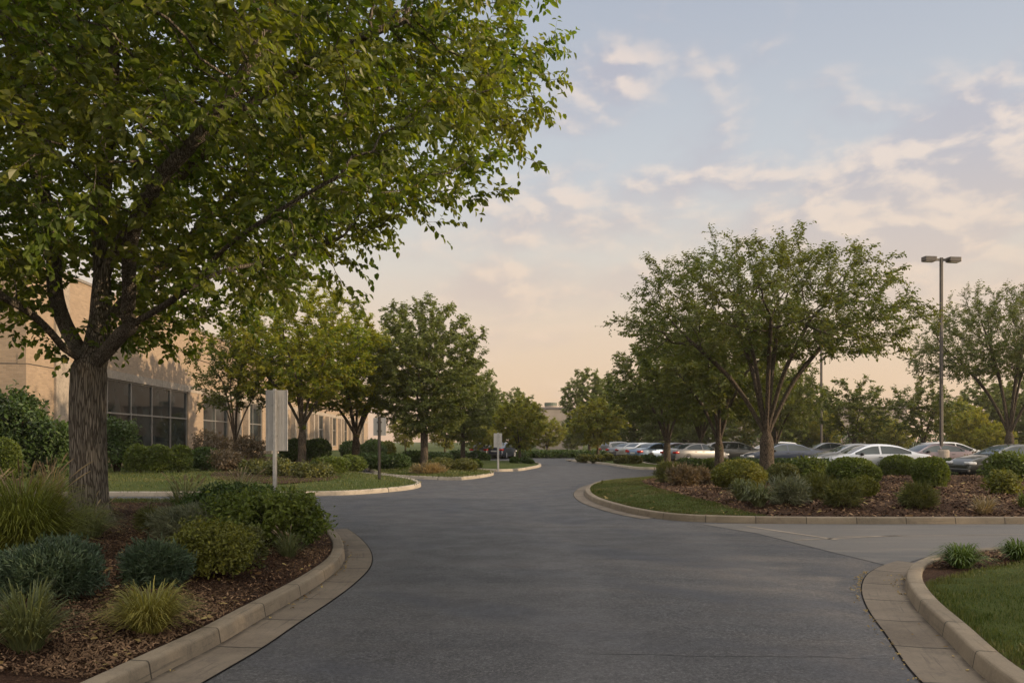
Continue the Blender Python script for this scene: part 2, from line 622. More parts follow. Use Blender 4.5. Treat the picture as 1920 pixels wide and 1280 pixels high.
def gutter_along(P, a, b, w, step=0.2):
    """a concrete gutter pan beside the kerb between the points of P nearest to a and b (walking counter-clockwise)"""
    i = int(np.argmin(np.linalg.norm(P - np.array(a), axis=1)))
    j = int(np.argmin(np.linalg.norm(P - np.array(b), axis=1)))
    Q = P[i:j + 1] if j > i else np.vstack([P[i:], P[:j + 1]])
    Q, t = resample(Q, step)
    strip_loop('road_seam', Q, t, [(-w - 0.014, 0.0035), (-w + 0.002, 0.0035)], M['seam_dark'], False)
    return strip_loop('gutter', Q, t, [(-w, 0.008), (-w * 0.5, 0.006), (0.004, 0.012)], M['gutter'], False)


G = lambda *a: [gp(x, y) for x, y in a]
# near planting bed on the left
BED = G((282, 1277), (406, 1213), (478, 1170), (564, 1120), (605, 1093), (640, 1063), (647, 1036), (633, 1010), (612, 992), (575, 972), (500, 958), (380, 953), (200, 952))
P_bed, t_bed = island([(-2.7, -6), (-2.62, 0), (-2.55, 4)] + BED + [(-14, 18.6), (-24, 18.6), (-27, 16), (-27, -4), (-24, -8), (-6, -9)], M['mulch'], 0.2, 0.16, 0.3)
gutter_along(P_bed, (-2.62, 0.5), BED[8], 0.36)
# planted island across the junction on the right
ISLE = G((1500, 982), (1335, 979), (1260, 975), (1197, 966), (1142, 952), (1110, 940), (1096, 927), (1103, 916), (1128, 907), (1175, 902), (1235, 899))
P_isl, t_isl = island([(60, 15.3), (40, 15.3), (20, 15.3), (10, 15.35)] + ISLE + [(9.5, 31.8), (14, 32.6), (24, 32.8), (44, 32.8), (60, 32.6), (64, 30), (64, 18)], M['mulch'], 0.16, 0.25, 0.6)
gutter_along(P_isl, ISLE[8], gp(1225, 971), 0.32)
# lawn corner on the near right
CORNER = G((1852, 1280), (1770, 1198), (1723, 1151), (1701, 1119), (1696, 1099), (1704, 1078), (1740, 1060), (1800, 1048), (1850, 1043), (1920, 1039))
P_cor, t_cor = island([(2.6, -6), (2.7, 0), (2.95, 4)] + CORNER + [(9.5, 11.5), (20, 11.5), (40, 11.5), (43, 9), (43, -6), (40, -9), (6, -9)], M['mulch'], 0.15, 0.16, 0.35)
gutter_along(P_cor, gp(1745, 1058.5), (2.7, 0.4), 0.42)
# lawns along the drive on the left
L1 = G((200, 930), (400, 930), (572, 930), (667, 927), (730, 922), (767, 918), (788, 913), (786, 907), (765, 901), (730, 896), (675, 890))
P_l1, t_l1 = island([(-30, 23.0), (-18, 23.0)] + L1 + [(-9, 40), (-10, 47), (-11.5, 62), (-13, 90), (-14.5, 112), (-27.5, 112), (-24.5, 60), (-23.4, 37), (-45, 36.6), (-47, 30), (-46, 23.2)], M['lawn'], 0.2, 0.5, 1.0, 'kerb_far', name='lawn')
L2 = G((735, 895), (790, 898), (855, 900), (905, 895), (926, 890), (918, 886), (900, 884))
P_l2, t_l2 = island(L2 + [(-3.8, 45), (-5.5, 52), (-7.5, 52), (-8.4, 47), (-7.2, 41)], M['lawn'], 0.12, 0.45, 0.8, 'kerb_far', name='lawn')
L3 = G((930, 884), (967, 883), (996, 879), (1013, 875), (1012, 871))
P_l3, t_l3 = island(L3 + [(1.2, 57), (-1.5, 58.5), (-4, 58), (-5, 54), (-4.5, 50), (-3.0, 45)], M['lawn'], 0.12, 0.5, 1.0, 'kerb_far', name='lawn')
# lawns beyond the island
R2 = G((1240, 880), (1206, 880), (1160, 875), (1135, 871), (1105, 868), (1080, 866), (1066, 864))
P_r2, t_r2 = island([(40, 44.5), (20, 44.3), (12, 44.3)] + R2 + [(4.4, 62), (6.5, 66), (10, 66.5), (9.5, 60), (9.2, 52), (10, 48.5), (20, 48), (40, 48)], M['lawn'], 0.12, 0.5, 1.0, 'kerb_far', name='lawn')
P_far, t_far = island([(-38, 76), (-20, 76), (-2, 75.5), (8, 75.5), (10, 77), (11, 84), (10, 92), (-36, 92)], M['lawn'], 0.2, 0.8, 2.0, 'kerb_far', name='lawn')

# lighter paving of the side street on the right
ap = [gp(1335, 982), gp(1420, 1000), gp(1560, 1035), gp(1680, 1064)]
ap = [(3.6, 15.42)] + ap[1:] + [(5.05, 10.35), (5.7, 11.0), (6.9, 11.35), (8.5, 11.5), (60, 11.5), (60, 15.3), (9, 15.35)]
mb = MB()
mb.add([(x, y, 0.005) for x, y in ap], [tuple(range(len(ap)))])
tag(mb.build('side_street', M['apron']), kind='structure')
# pale joints across it
for a, b2, w in (((1400, 987), (1570, 1012), 0.10), ((1490, 1013), (1690, 1004), 0.07), ((1570, 1006), (1920, 1002), 0.05)):
    p, q = Vector(gp(*a)), Vector(gp(*b2))
    d = (q - p).normalized()
    nn = Vector((-d.y, d.x)) * w * 0.5
    mb = MB().quad((*(p - nn), 0.009), (*(q - nn), 0.009), (*(q + nn), 0.009), (*(p + nn), 0.009))
    tag(mb.build('pavement_seam', M['seam']), kind='structure')
# path in front of the building on the left
mb = MB().box((-28.5, 34.0, 0.29), (13, 1.2, 0.08))
tag(mb.build('path', M['path']), kind='structure')


def sub_lawn(pts, ref, mound, spacing, name='lawn', step=0.15, lift=0.03):
    P = catmull(pts, step, True)
    if area2(P) < 0:
        P = P[::-1]
    P, _ = resample(P, step, True)
    surface(name, P, M['lawn'], 0.108, mound, spacing, lift, ref)
    return P


e = lambda P, k: offset(P, k)
# lawn on the island tip
i0 = int(np.argmin(np.linalg.norm(P_isl - np.array(gp(1255, 900)), axis=1)))
i1 = int(np.argmin(np.linalg.norm(P_isl - np.array(gp(1480, 982)), axis=1)))
ii = np.arange(i1, i0 + 1) if i1 < i0 else np.concatenate([np.arange(i1, len(P_isl)), np.arange(0, i0 + 1)])
if len(ii) > len(P_isl) / 2:
    ii = np.arange(i0, i1 + 1)
edge = offset(P_isl, 0.17)[ii]
# the side towards the mulch, in photo pixels at bed height
inner = [gp(x, y, 0.14) for x, y in ((1240, 902), (1205, 907), (1225, 922), (1265, 934), (1310, 946), (1370, 957), (1440, 966))]
if np.linalg.norm(edge[-1] - np.array(inner[0])) > np.linalg.norm(edge[-1] - np.array(inner[-1])):
    inner = inner[::-1]
P_tip = np.vstack([edge, np.array(catmull(inner, 0.4))])
if area2(P_tip) < 0:
    P_tip = P_tip[::-1]
surface('lawn', P_tip, M['lawn'], 0.108, 0.16, 0.3, 0.03, P_isl)
# lawn of the near right corner: everything but the mulched tip
j = int(np.argmin(np.linalg.norm(P_cor - np.array(gp(1716, 1130)), axis=1)))
k = int(np.argmin(np.linalg.norm(P_cor - np.array((2.7, 0.0)), axis=1)))
Pc = offset(P_cor, 0.17)
seq = Pc[k:j + 1] if k < j else np.vstack([Pc[k:], Pc[:j + 1]])
if len(seq) > len(Pc) / 2:
    seq = Pc[j:k + 1][::-1] if j < k else np.vstack([Pc[j:], Pc[:k + 1]])[::-1]
mul = [gp(x, y, 0.2) for x, y in ((1735, 1078), (1800, 1063), (1860, 1056), (1920, 1052))]
P_cl = np.vstack([seq, catmull(mul, 0.2), [(12, 9.6), (14, 4), (12, 0)]])
if area2(P_cl) < 0:
    P_cl = P_cl[::-1]
surface('lawn', P_cl, M['lawn'], 0.108, 0.15, 0.3, 0.03, P_cor)
# grass strip at the back of the near bed
P_gs = sub_lawn([(-8.6, 16.6), (-6.5, 16.9), (-5.4, 17.5), (-6.3, 18.3), (-9, 18.38), (-13, 18.38), (-13, 16.6)], P_bed, 0.2, 0.3)

# mulch rings on the left lawns
P_m1 = catmull([gp(x, y, 0.25) for x, y in ((420, 903), (520, 908), (600, 905), (640, 897), (600, 890), (500, 886), (420, 886))] , 0.3, True)
surface('mulch_bed', P_m1[::-1] if area2(P_m1) < 0 else P_m1, M['mulch'], 0.115, 0.2, 0.4, 0.02, P_l1)
P_m2 = catmull([(-21.2, 36.5), (-19, 37.5), (-15.5, 40), (-10.5, 41), (-9.6, 43.5), (-10.4, 48), (-13, 62), (-22, 62), (-21.6, 45)], 0.5, True)
surface('mulch_bed', P_m2[::-1] if area2(P_m2) < 0 else P_m2, M['mulch'], 0.112, 0.2, 0.6, 0.02, P_l1)


# ------------------------------------------------------------------ ground cover that nobody could count
def sample_in(P, n, weight=None):
    lo, hi = P.min(0), P.max(0)
    out = []
    got = 0
    while got < n:
        X = lo + rng.random((n * 2, 2)) * (hi - lo)
        X = X[inside(P, X)]
        if weight is not None:
            X = X[rng.random(len(X)) < weight(X)]
        out.append(X)
        got += len(X)
        if len(X) == 0:
            break
    return np.vstack(out)[:n]


def near_w(y0, y1, kx=1.3, k0=4.0):
    """thins out with distance; keeps to what lies in or near the view"""
    def w(X):
        f = (np.abs(X[:, 0]) < X[:, 1] * kx + k0) & (X[:, 1] > y0) & (X[:, 1] < y1)
        return f * np.clip((y0 / np.maximum(X[:, 1], 1e-3)) ** 1.3, 0, 1)
    return w


def blades(name, P, n, h, w, y0, y1, mat='blade', lift=0.02, lean=0.45):
    X = sample_in(P, n, near_w(y0, y1))
    n = len(X)
    z = heights(X) + lift
    th = rng.random(n) * 2 * PI
    d = np.stack([np.cos(th), np.sin(th)], 1)
    H = h * rng.uniform(0.5, 1.25, n)
    L = lean * rng.random(n) * H
    th2 = rng.random(n) * 2 * PI
    s = np.stack([np.cos(th2), np.sin(th2)], 1) * (w * rng.uniform(0.6, 1.2, n) / 2)[:, None]
    base = np.column_stack([X, z - 0.01])
    S = np.column_stack([s, np.zeros(n)])
    D = np.column_stack([d * L[:, None], H])
    mid = base + D * np.array([0.35, 0.35, 0.6])
    V = np.stack([base - S, base + S, mid + S * 0.75, mid - S * 0.75, base + D], 1).reshape(-1, 3)
    k = np.arange(n)[:, None] * 5
    o = link(name, mesh_np(name, V, [k + np.array([[0, 1, 2, 3]]), k + np.array([[3, 2, 4]])], M[mat]))
    return tag(o, kind='stuff')


blades('grass', P_cl, 120000, 0.045, 0.007, 5.2, 14)
blades('grass', P_tip, 42000, 0.05, 0.012, 15, 34)
blades('grass', P_l1, 60000, 0.055, 0.022, 22.6, 60)
blades('grass', P_l2, 12000, 0.06, 0.03, 29, 60)
blades('grass', P_gs, 9000, 0.09, 0.012, 16, 19)


def chips(name, P, n, y0, y1, L, W, mat='chip', z0=0.012, tilt=0.35, zf=heights):
    X = sample_in(P, n, near_w(y0, y1, 0.8, 1.8))
    n = len(X)
    z = zf(X) + z0 + rng.random(n) * 0.014
    th = rng.random(n) * 2 * PI
    l = L * rng.uniform(0.35, 1.3, n)
    w = W * rng.uniform(0.5, 1.4, n)
    D = np.column_stack([np.cos(th), np.sin(th), rng.normal(0, tilt, n)]) * (l / 2)[:, None]
    S = np.column_stack([-np.sin(th), np.cos(th), rng.normal(0, tilt, n)]) * (w / 2)[:, None]
    C = np.column_stack([X, z])
    up = np.column_stack([np.zeros((n, 2)), 0.012 * rng.random(n)])
    V = np.stack([C - D - S * 0.6, C + S * -1 + up, C + D - S * 0.5, C + D * 1.1 + S * 0.4, C + S + up, C - D * 0.9 + S * 0.7], 1).reshape(-1, 3)
    k = np.arange(n)[:, None] * 6
    o = link(name, mesh_np(name, V, [k + np.array([[0, 1, 4, 5]]), k + np.array([[1, 2, 3, 4]])], M[mat]))
    return tag(o, kind='stuff')


BEDNEAR = offset(P_bed, 0.2)
chips('bark_chips', BEDNEAR, 95000, 5.0, 19, 0.042, 0.012)
chips('bark_chips', offset(P_isl, 0.2), 34000, 15, 34, 0.09, 0.028)
chips('bark_chips', offset(P_cor, 0.2), 5000, 9.3, 13, 0.06, 0.016)
# dry leaves blown onto the mulch and along the gutters
chips('leaf_litter', BEDNEAR, 700, 5.0, 19, 0.06, 0.035, 'litter', 0.02, 0.3)
chips('leaf_litter', offset(P_isl, 0.2), 700, 15, 34, 0.1, 0.05, 'litter', 0.03, 0.3)


def gutter_litter(P, a, b, n, lo, hi, L=0.035):
    i = int(np.argmin(np.linalg.norm(P - np.array(a), axis=1)))
    j = int(np.argmin(np.linalg.norm(P - np.array(b), axis=1)))
    Q = P[i:j + 1] if j > i else np.vstack([P[i:], P[:j + 1]])
    Q, t = resample(Q, 0.02)
    T = np.gradient(Q, axis=0)
    T /= np.linalg.norm(T, axis=1)[:, None]
    k = rng.integers(0, len(Q), n)
    k = k[rng.random(n) < 0.25 + 0.75 * (np.sin(t[k] * 2.1) * np.sin(t[k] * 0.83 + 1) > 0.1)]
    n = len(k)
    off = -(lo + (hi - lo) * np.abs(rng.normal(0, 0.45, n)))
    X = Q[k] + np.stack([-T[k][:, 1], T[k][:, 0]], 1) * off[:, None]
    box = np.array([X.min(0) - 1, (X.max(0)[0] + 1, X.min(0)[1] - 1), X.max(0) + 1, (X.min(0)[0] - 1, X.max(0)[1] + 1)])
    global sample_in
    keep = sample_in
    sample_in = lambda *a_: X
    chips('leaf_litter', box, n, 0, 1, L, L * 0.5, 'litter', 0.012, 0.25, lambda q: np.zeros(len(q)))
    sample_in = keep


gutter_litter(P_bed, (-2.6, 3), BED[7], 160, 0.01, 0.12)
gutter_litter(P_cor, gp(1704, 1078), (2.75, 3), 420, 0.43, 0.52, 0.03)
gutter_litter(P_cor, gp(1704, 1078), (2.75, 3), 120, 0.01, 0.2, 0.035)

# ------------------------------------------------------------------ trees
def unit(v):
    return v / np.maximum(np.linalg.norm(v, axis=-1, keepdims=True), 1e-9)


def rnd_dir(r, n):
    return unit(r.normal(0, 1, (n, 3)))


def colonize(limbs, A, D, dk, r, bias=(0, 0, 0), maxit=160, wob=0.18, di=1e9):
    """limbs: polylines, the first starts at the ground; the rest start on nodes that exist. Then grow towards attractors A."""
    P, par = [], []
    for L in limbs:
        Q = catmull(L, D * 0.5)
        Q, _ = resample(Q, D)
        if not P:
            P.append(Q[0])
            par.append(-1)
            p = 0
        else:
            p = int(np.argmin(np.linalg.norm(np.array(P) - Q[0], axis=1)))
        for q in Q[1:]:
            P.append(q)
            par.append(p)
            p = len(P) - 1
    n_fixed = len(P)
    P = np.array(P)
    base_z = limbs[0][-1][2] * 0.55
    growable = np.where(P[:, 2] > base_z)[0]
    dist = np.linalg.norm(A[:, None] - P[growable][None], axis=2)
    ni = growable[np.argmin(dist, 1)]
    nd = np.min(dist, 1)
    kids = {}
    bias = np.array(bias)
    alive = np.ones(len(A), bool)
    for it in range(maxit):
        act = alive & (nd < di)
        if not act.any():
            break
        acc = np.zeros((len(P), 3))
        np.add.at(acc, ni[act], unit(A[act] - P[ni[act]]))
        src = np.unique(ni[act])
        v = unit(unit(acc[src]) + bias + r.normal(0, wob, (len(src), 3)))
        new = P[src] + v * D
        ok = []
        for a, s in enumerate(src):
            good = all(np.sum((new[a] - c) ** 2) > (0.35 * D) ** 2 for c in kids.get(s, []))
            if good:
                kids.setdefault(s, []).append(new[a])
                ok.append(a)
            else:
                alive[ni == s] = False
        if not ok:
            continue
        k0 = len(P)
        P = np.vstack([P, new[ok]])
        par += list(src[ok])
        dd = np.linalg.norm(A[:, None] - P[k0:][None], axis=2)
        m = dd.min(1)
        better = m < nd
        ni[better] = k0 + np.argmin(dd[better], 1)
        nd[better] = m[better]
        alive &= nd > dk
    return P, np.array(par), n_fixed


def radii(P, par, tr, r0):
    n = len(P)
    kids = np.zeros(n, int)
    for i in range(1, n):
        kids[par[i]] += 1
    tips = (kids == 0).astype(float)
    for i in range(n - 1, 0, -1):
        tips[par[i]] += tips[i]
    ex = math.log(max(tips[0], 2)) / math.log(tr / r0)
    return r0 * tips ** (1 / ex), kids, tips


def branches_mesh(name, P, par, R, mat, rmin=0.0, flare=0.0, ridge=0.0, r=None):
    n = len(P)
    ch = [[] for _ in range(n)]
    for i in range(1, n):
        ch[par[i]].append(i)
    V, Fq, off = [], [], 0
    stack = [(0, -1)]
    while stack:
        s, p = stack.pop()
        chain = [s]
        c = s
        while ch[c]:
            k = sorted(ch[c], key=lambda q: -R[q])
            for q in k[1:]:
                if R[q] > rmin:
                    stack.append((q, c))
            c = k[0]
            if R[c] <= rmin:
                break
            chain.append(c)
        pts = P[chain]
        rad = R[chain].copy()
        if p >= 0:
            pts = np.vstack([P[p][None], pts])
            rad = np.concatenate([[min(R[p] * 0.9, rad[0] * 1.15)], rad])
        if len(pts) < 2:
            continue
        big = rad[0] > 0.12
        # smooth thick limbs
        if rad[0] > 0.03:
            st = np.linalg.norm(np.diff(pts, axis=0), axis=1).mean() * (0.25 if big else 0.5)
            if s == 0 and ridge:
                st = 0.07
            dd = np.concatenate([[0], np.cumsum(np.linalg.norm(np.diff(pts, axis=0), axis=1))])
            Q = catmull(pts, st)
            dq = np.concatenate([[0], np.cumsum(np.linalg.norm(np.diff(Q, axis=0), axis=1))])
            rad = np.interp(dq / dq[-1], dd / dd[-1], rad)
            if len(rad) > 7:
                kk = np.ones(5) / 5
                rad = np.convolve(np.pad(rad, 2, 'edge'), kk, 'valid')
            pts = Q
        sides = 56 if (s == 0 and ridge) else 14 if rad[0] > 0.12 else 8 if rad[0] > 0.05 else 5 if rad[0] > 0.015 else 3
        T = unit(np.gradient(pts, axis=0))
        a = np.cross(T[0], [0.0, 1.0, 0.1])
        a /= np.linalg.norm(a)
        th = np.arange(sides) * 2 * PI / sides
        m = len(pts)
        ring = np.zeros((m, sides, 3))
        for i in range(m):
            a = a - T[i] * np.dot(a, T[i])
            a /= np.linalg.norm(a)
            b = np.cross(T[i], a)
            rr = np.full(sides, rad[i])
            if s == 0 and flare:
                hz = pts[i, 2] - pts[0, 2]
                rr = rr * (1 + flare * math.exp(-hz / 0.28) * (0.65 + 0.55 * np.sin(th * 5 + 0.7) ** 2))
            if s == 0 and ridge:
                z = pts[i, 2]
                w1 = np.abs(np.sin(th * 11 + 1.6 * np.sin(z * 2.1 + 2 * np.sin(th)) + 0.6 * np.sin(z * 6.3 + th * 3)))
                w2 = np.sin(th * 3 + z * 0.8) * 0.6 + np.sin(th * 2 - z * 0.5 + 2) * 0.8
                rr = rr + ridge * (w1 ** 0.7 - 0.6) + ridge * 0.8 * w2
            ring[i] = pts[i] + np.outer(np.cos(th) * rr, a) + np.outer(np.sin(th) * rr, b)
        V.append(ring.reshape(-1, 3))
        i, j = np.meshgrid(np.arange(m - 1), np.arange(sides), indexing='ij')
        i, j = i.ravel(), j.ravel()
        j2 = (j + 1) % sides
        Fq.append(np.stack([i * sides + j, i * sides + j2, (i + 1) * sides + j2, (i + 1) * sides + j], 1) + off)
        off += m * sides
    return mesh_np(name, np.vstack(V), [np.vstack(Fq)], mat, True)


def leaves_geo(P, D, N, L, W, droop=0.12, fold=0.18):
    D = unit(D)
    S = unit(np.cross(D, N))
    N = np.cross(S, D)
    L, W = L[:, None], W[:, None]
    a = P + D * L * 0.28
    b = P + D * L * 0.66 - N * L * droop * 0.4
    up = N * W * fold
    V = np.stack([P, a + S * W * 0.46 + up, b + S * W * 0.4 + up, P + D * L - N * L * droop, b - S * W * 0.4 + up, a - S * W * 0.46 + up], 1)
    k = np.arange(len(P))[:, None] * 6
    return V.reshape(-1, 3), [k + np.array([[0, 1, 2, 3]]), k + np.array([[0, 3, 4, 5]])]


def foliage(P, par, R, thr, r, twigs, per, tw_len, L, W, droop=0.5, up=0.8, spread=0.8, center=None, outw=0.3, smin=0.0):
    """leaves set alternately along short twigs on every thin branch; returns leaf verts, faces and the twigs' lines"""
    idx = np.where((R < thr) & (par >= 0))[0]
    idx = np.repeat(idx, twigs)
    keep = r.random(len(idx)) < 0.9
    idx = idx[keep]
    n = len(idx)
    seg = P[idx] - P[par[idx]]
    S0 = P[par[idx]] + seg * r.random(n)[:, None]
    c = P.mean(0) if center is None else np.array(center)
    outd = unit(S0 - c)
    d = unit(unit(seg) * 0.7 + rnd_dir(r, n) * spread + outd * outw + np.array([0, 0, 0.12]))
    tl = tw_len * r.uniform(0.5, 1.25, n)
    E = S0 + d * tl[:, None] + np.array([0, 0, -0.12]) * tl[:, None]
    k = np.repeat(np.arange(n), per)
    t = np.tile((np.arange(per) + 0.6) / per, n) + r.uniform(-0.08, 0.08, n * per)
    t = np.clip(t, smin, 1.0)
    B = S0[k] * (1 - t)[:, None] + E[k] * t[:, None]
    side = unit(np.cross(d, np.array([0.1, 0.2, 1.0])))[k] * np.where(np.tile(np.arange(per) % 2, n), 1, -1)[:, None]
    m = n * per
    LD = unit(d[k] * 0.6 + side * 0.75 + np.array([0, 0, -1]) * droop * r.uniform(0.2, 1.6, m)[:, None] + rnd_dir(r, m) * 0.35)
    N = unit(np.array([0, 0, 1.0]) * up + rnd_dir(r, m) * 0.75 + outd[k] * 0.25)
    l = L * r.uniform(0.6, 1.25, m)
    w = W * r.uniform(0.75, 1.2, m) * l / L
    V, Fq = leaves_geo(B, LD, N, l, w)
    return V, Fq, (S0, E)


def ell(r, n, c, rad, shell=0.35, zmin=-1.0, zmax=1.0):
    """points in an ellipsoid, denser towards its skin; zmin/zmax in units of its height"""
    out = []
    while len(out) < n:
        d = rnd_dir(r, n)
        q = d * (r.random(n) ** shell)[:, None]
        q = q[(q[:, 2] > zmin) & (q[:, 2] < zmax)]
        out += list(q)
    return np.array(out[:n]) * np.array(rad) + np.array(c)


def tree_meshes(tag_, seed, limbs, A, D, dk, tr, r0, thr, leaf, mats, bias=(0, 0, 0), flare=0.25, ridge=0.0, rmin=0.0, center=None, wob=0.18):
    r = np.random.default_rng(seed)
    P, par, nf = colonize(limbs, A, D, dk, r, bias, wob=wob)
    R, kids, tips = radii(P, par, tr, r0)
    trunk = branches_mesh(tag_ + '_wood', P, par, R, mats[0], rmin, flare, ridge)
    V, Fq, tw = foliage(P, par, R, thr, r, center=center, **leaf)
    crown = mesh_np(tag_ + '_leaves', V, Fq, mats[1])
    # the twigs that carry the leaves
    S0, E = tw
    n = len(S0)
    w = unit(np.cross(E - S0, rnd_dir(r, n))) * leaf['L'] * 0.035
    TV = np.stack([S0 - w, S0 + w, E], 1).reshape(-1, 3)
    twigs = mesh_np(tag_ + '_twigs', TV, [np.arange(3 * n).reshape(-1, 3)], mats[0])
    return trunk, crown, twigs, len(P), len(V) // 6


def plant_tree(meshes, name, label, loc, rz=0.0, s=(1, 1, 1), group=None):
    t = thing(name, label, 'tree', loc, rz, group, s)
    link('trunk', meshes[0], t)
    c = link('crown', meshes[1], t)
    if meshes[2]:
        link('twigs', meshes[2], c)
    return t


M.update({
    'bark_big': bark_mat('furrowed_bark', (0.045, 0.035, 0.027, 1), (0.24, 0.205, 0.165, 1), (24, 24, 2.0), 1.0, 0.025),
    'bark': bark_mat('bark', (0.022, 0.017, 0.013, 1), (0.12, 0.092, 0.068, 1), (14, 14, 3), 0.7, 0.02),
    'leaf_big': leaf_mat('leaf_big', [(0, (0.045, 0.075, 0.012)), (0.45, (0.075, 0.112, 0.017)), (0.8, (0.105, 0.142, 0.024)), (0.97, (0.15, 0.17, 0.03)), (1, (0.19, 0.16, 0.03))], 0.5, (1.8, 1.85, 0.45), 0.42, 0.5, (1.1, 1.14, 1.1, 1)),
    'leaf_vase': leaf_mat('leaf_vase', [(0, (0.048, 0.07, 0.02)), (0.5, (0.08, 0.108, 0.03)), (0.9, (0.08, 0.105, 0.028)), (1, (0.13, 0.13, 0.03))], 0.38, (1.6, 1.5, 0.45), hue=(1.08, 1.06, 0.88, 1)),
    'leaf_gold': leaf_mat('leaf_gold', [(0, (0.06, 0.08, 0.012)), (0.5, (0.12, 0.135, 0.018)), (0.85, (0.19, 0.175, 0.02)), (1, (0.27, 0.19, 0.02))], 0.5, (1.9, 1.75, 0.4), hue=(1.02, 1.26, 1.2, 1)),
    'leaf_dark': leaf_mat('leaf_dark', [(0, (0.06, 0.078, 0.026)), (0.5, (0.105, 0.122, 0.04)), (0.9, (0.15, 0.155, 0.05)), (1, (0.11, 0.12, 0.035))], 0.34, (1.5, 1.5, 0.5), hue=(1.25, 1.3, 1.1, 1)),
    'leaf_pale': leaf_mat('leaf_pale', [(0, (0.085, 0.115, 0.026)), (0.5, (0.16, 0.18, 0.038)), (0.9, (0.23, 0.22, 0.05)), (1, (0.18, 0.15, 0.03))], 0.5, (1.6, 1.45, 0.45), hue=(1.1, 1.12, 1.1, 1)),
})

# --- the big tree on the near left bed
rt = np.random.default_rng(11)
BX, BY = gp(167, 986, 0.25)


def w2(px, py, dy=0.0):
    x, y, z = at(px, py, BY + dy)
    return (x - BX, dy, z - 0.2)


limbs = [
    [(0, 0, 0.0), (0.0, 0, 0.9), (-0.02, 0, 2.0), w2(168, 690)],
    [w2(168, 700), w2(182, 640, .1), w2(190, 540, .3), w2(187, 430, .4), w2(200, 300, .2), w2(212, 120, 0), w2(215, -40, 0)],
    [w2(165, 690), w2(150, 675, -.1), w2(125, 660, -.4), w2(95, 625, -.9), w2(55, 588, -1.4), w2(0, 555, -2), w2(-80, 480, -2.6)],
    [w2(165, 690), w2(150, 662, .2), w2(122, 610, .5), w2(104, 550, .9), w2(97, 430, 1.3), w2(60, 280, 1.6), w2(40, 120, 1.6)],
    [w2(170, 690), w2(198, 662, -.25), w2(240, 617, -.6), w2(300, 580, -1.1), w2(350, 545, -1.5), w2(420, 470, -2.0), w2(520, 400, -2.6), w2(640, 330, -3.0)],
    [w2(236, 620, -.6), w2(242, 560, -1.0), w2(246, 450, -1.7), w2(290, 350, -2.2), w2(390, 240, -2.6), w2(480, 100, -2.8), w2(540, -60, -2.8)],
    [w2(345, 548, -1.5), w2(420, 510, -.9), w2(520, 490, -.3), w2(620, 455, .2)],
    [w2(182, 640, .1), w2(240, 560, 1.2), w2(330, 480, 2.3), w2(430, 370, 3.2), w2(560, 260, 3.8), w2(700, 190, 4.0)],
    [w2(187, 540, .3), w2(240, 430, .2), w2(350, 320, 0), w2(470, 200, -.4), w2(600, 110, -.5), w2(760, 40, -.5)],
]
A = ell(rt, 12500, (0.7, -0.3, 8.2), (8.1, 6.4, 5.6), 0.42)
apx = 960 + F * (A[:, 0] + BX) / (A[:, 1] + BY)
apy = HZ - F * (A[:, 2] + 0.2 - CH) / (A[:, 1] + BY)
bound = np.interp(apx, [-900, -100, 60, 120, 190, 300, 400, 520, 640, 700, 780, 850, 930, 1000, 1006], [640, 580, 560, 500, 480, 560, 560, 535, 495, 440, 400, 350, 300, 255, -9999])
lob = np.sin(A[:, 0] * 1.25 + 1) * np.sin(A[:, 1] * 1.3) * np.sin(A[:, 2] * 1.4 + 2)

hb = 0.45 * np.sin(A[:, 0] * 1.3 + 1) + 0.35 * np.sin(A[:, 0] * 2.9 + A[:, 1] * 1.4)
A = A[(lob > -0.5) & (apy < bound - 12 + 30 * hb + np.where((A[:, 1] > 0.6) & (apx < 600), 60, 0)) & (apx < 1000 - 30 * np.abs(np.sin(A[:, 2] * 1.7))) & (A[:, 2] > 3.4) & (A[:, 0] > -6.2) & (A[:, 2] < 12.4)]
# sprays that reach out at the right
for px, py, dy in ((985, 265, -.5), (960, 230, -1), (1000, 205, .3), (990, 150, .4), (1020, 60, .2), (1005, 95, -.8), (850, 370, .5), (830, 395, -.5), (930, 190, 1.5), (705, 470, .2), (640, 535, 0), (700, 425, 1), (330, 640, .8), (290, 610, .2), (250, 640, 1.3), (30, 610, -1), (100, 640, -.3), (0, 560, 1.0), (500, 560, 1.0), (430, 575, 0), (560, 540, -1), (380, 600, 1.6), (460, 540, -2)):
    c = np.array(w2(px, py, dy))
    A = np.vstack([A, c + rt.normal(0, 0.22, (14, 3))])
print('attractors', len(A))
big = tree_meshes('big_tree', 3, limbs, A, 0.26, 0.33, 0.255, 0.0045, 0.018,
                  dict(twigs=3, per=7, tw_len=0.4, L=0.118, W=0.078, droop=0.55, up=0.75, spread=0.85, outw=0.2), (M['bark_big'], M['leaf_big']),
                  bias=(0.02, 0, 0.03), flare=0.75, ridge=0.013, center=(0.5, 0, 5.5), wob=0.22)
print('big tree', big[3:])
plant_tree(big, 'shade_tree', 'huge spreading shade tree with thick furrowed trunk in the mulch bed', (BX, BY, 0.22))


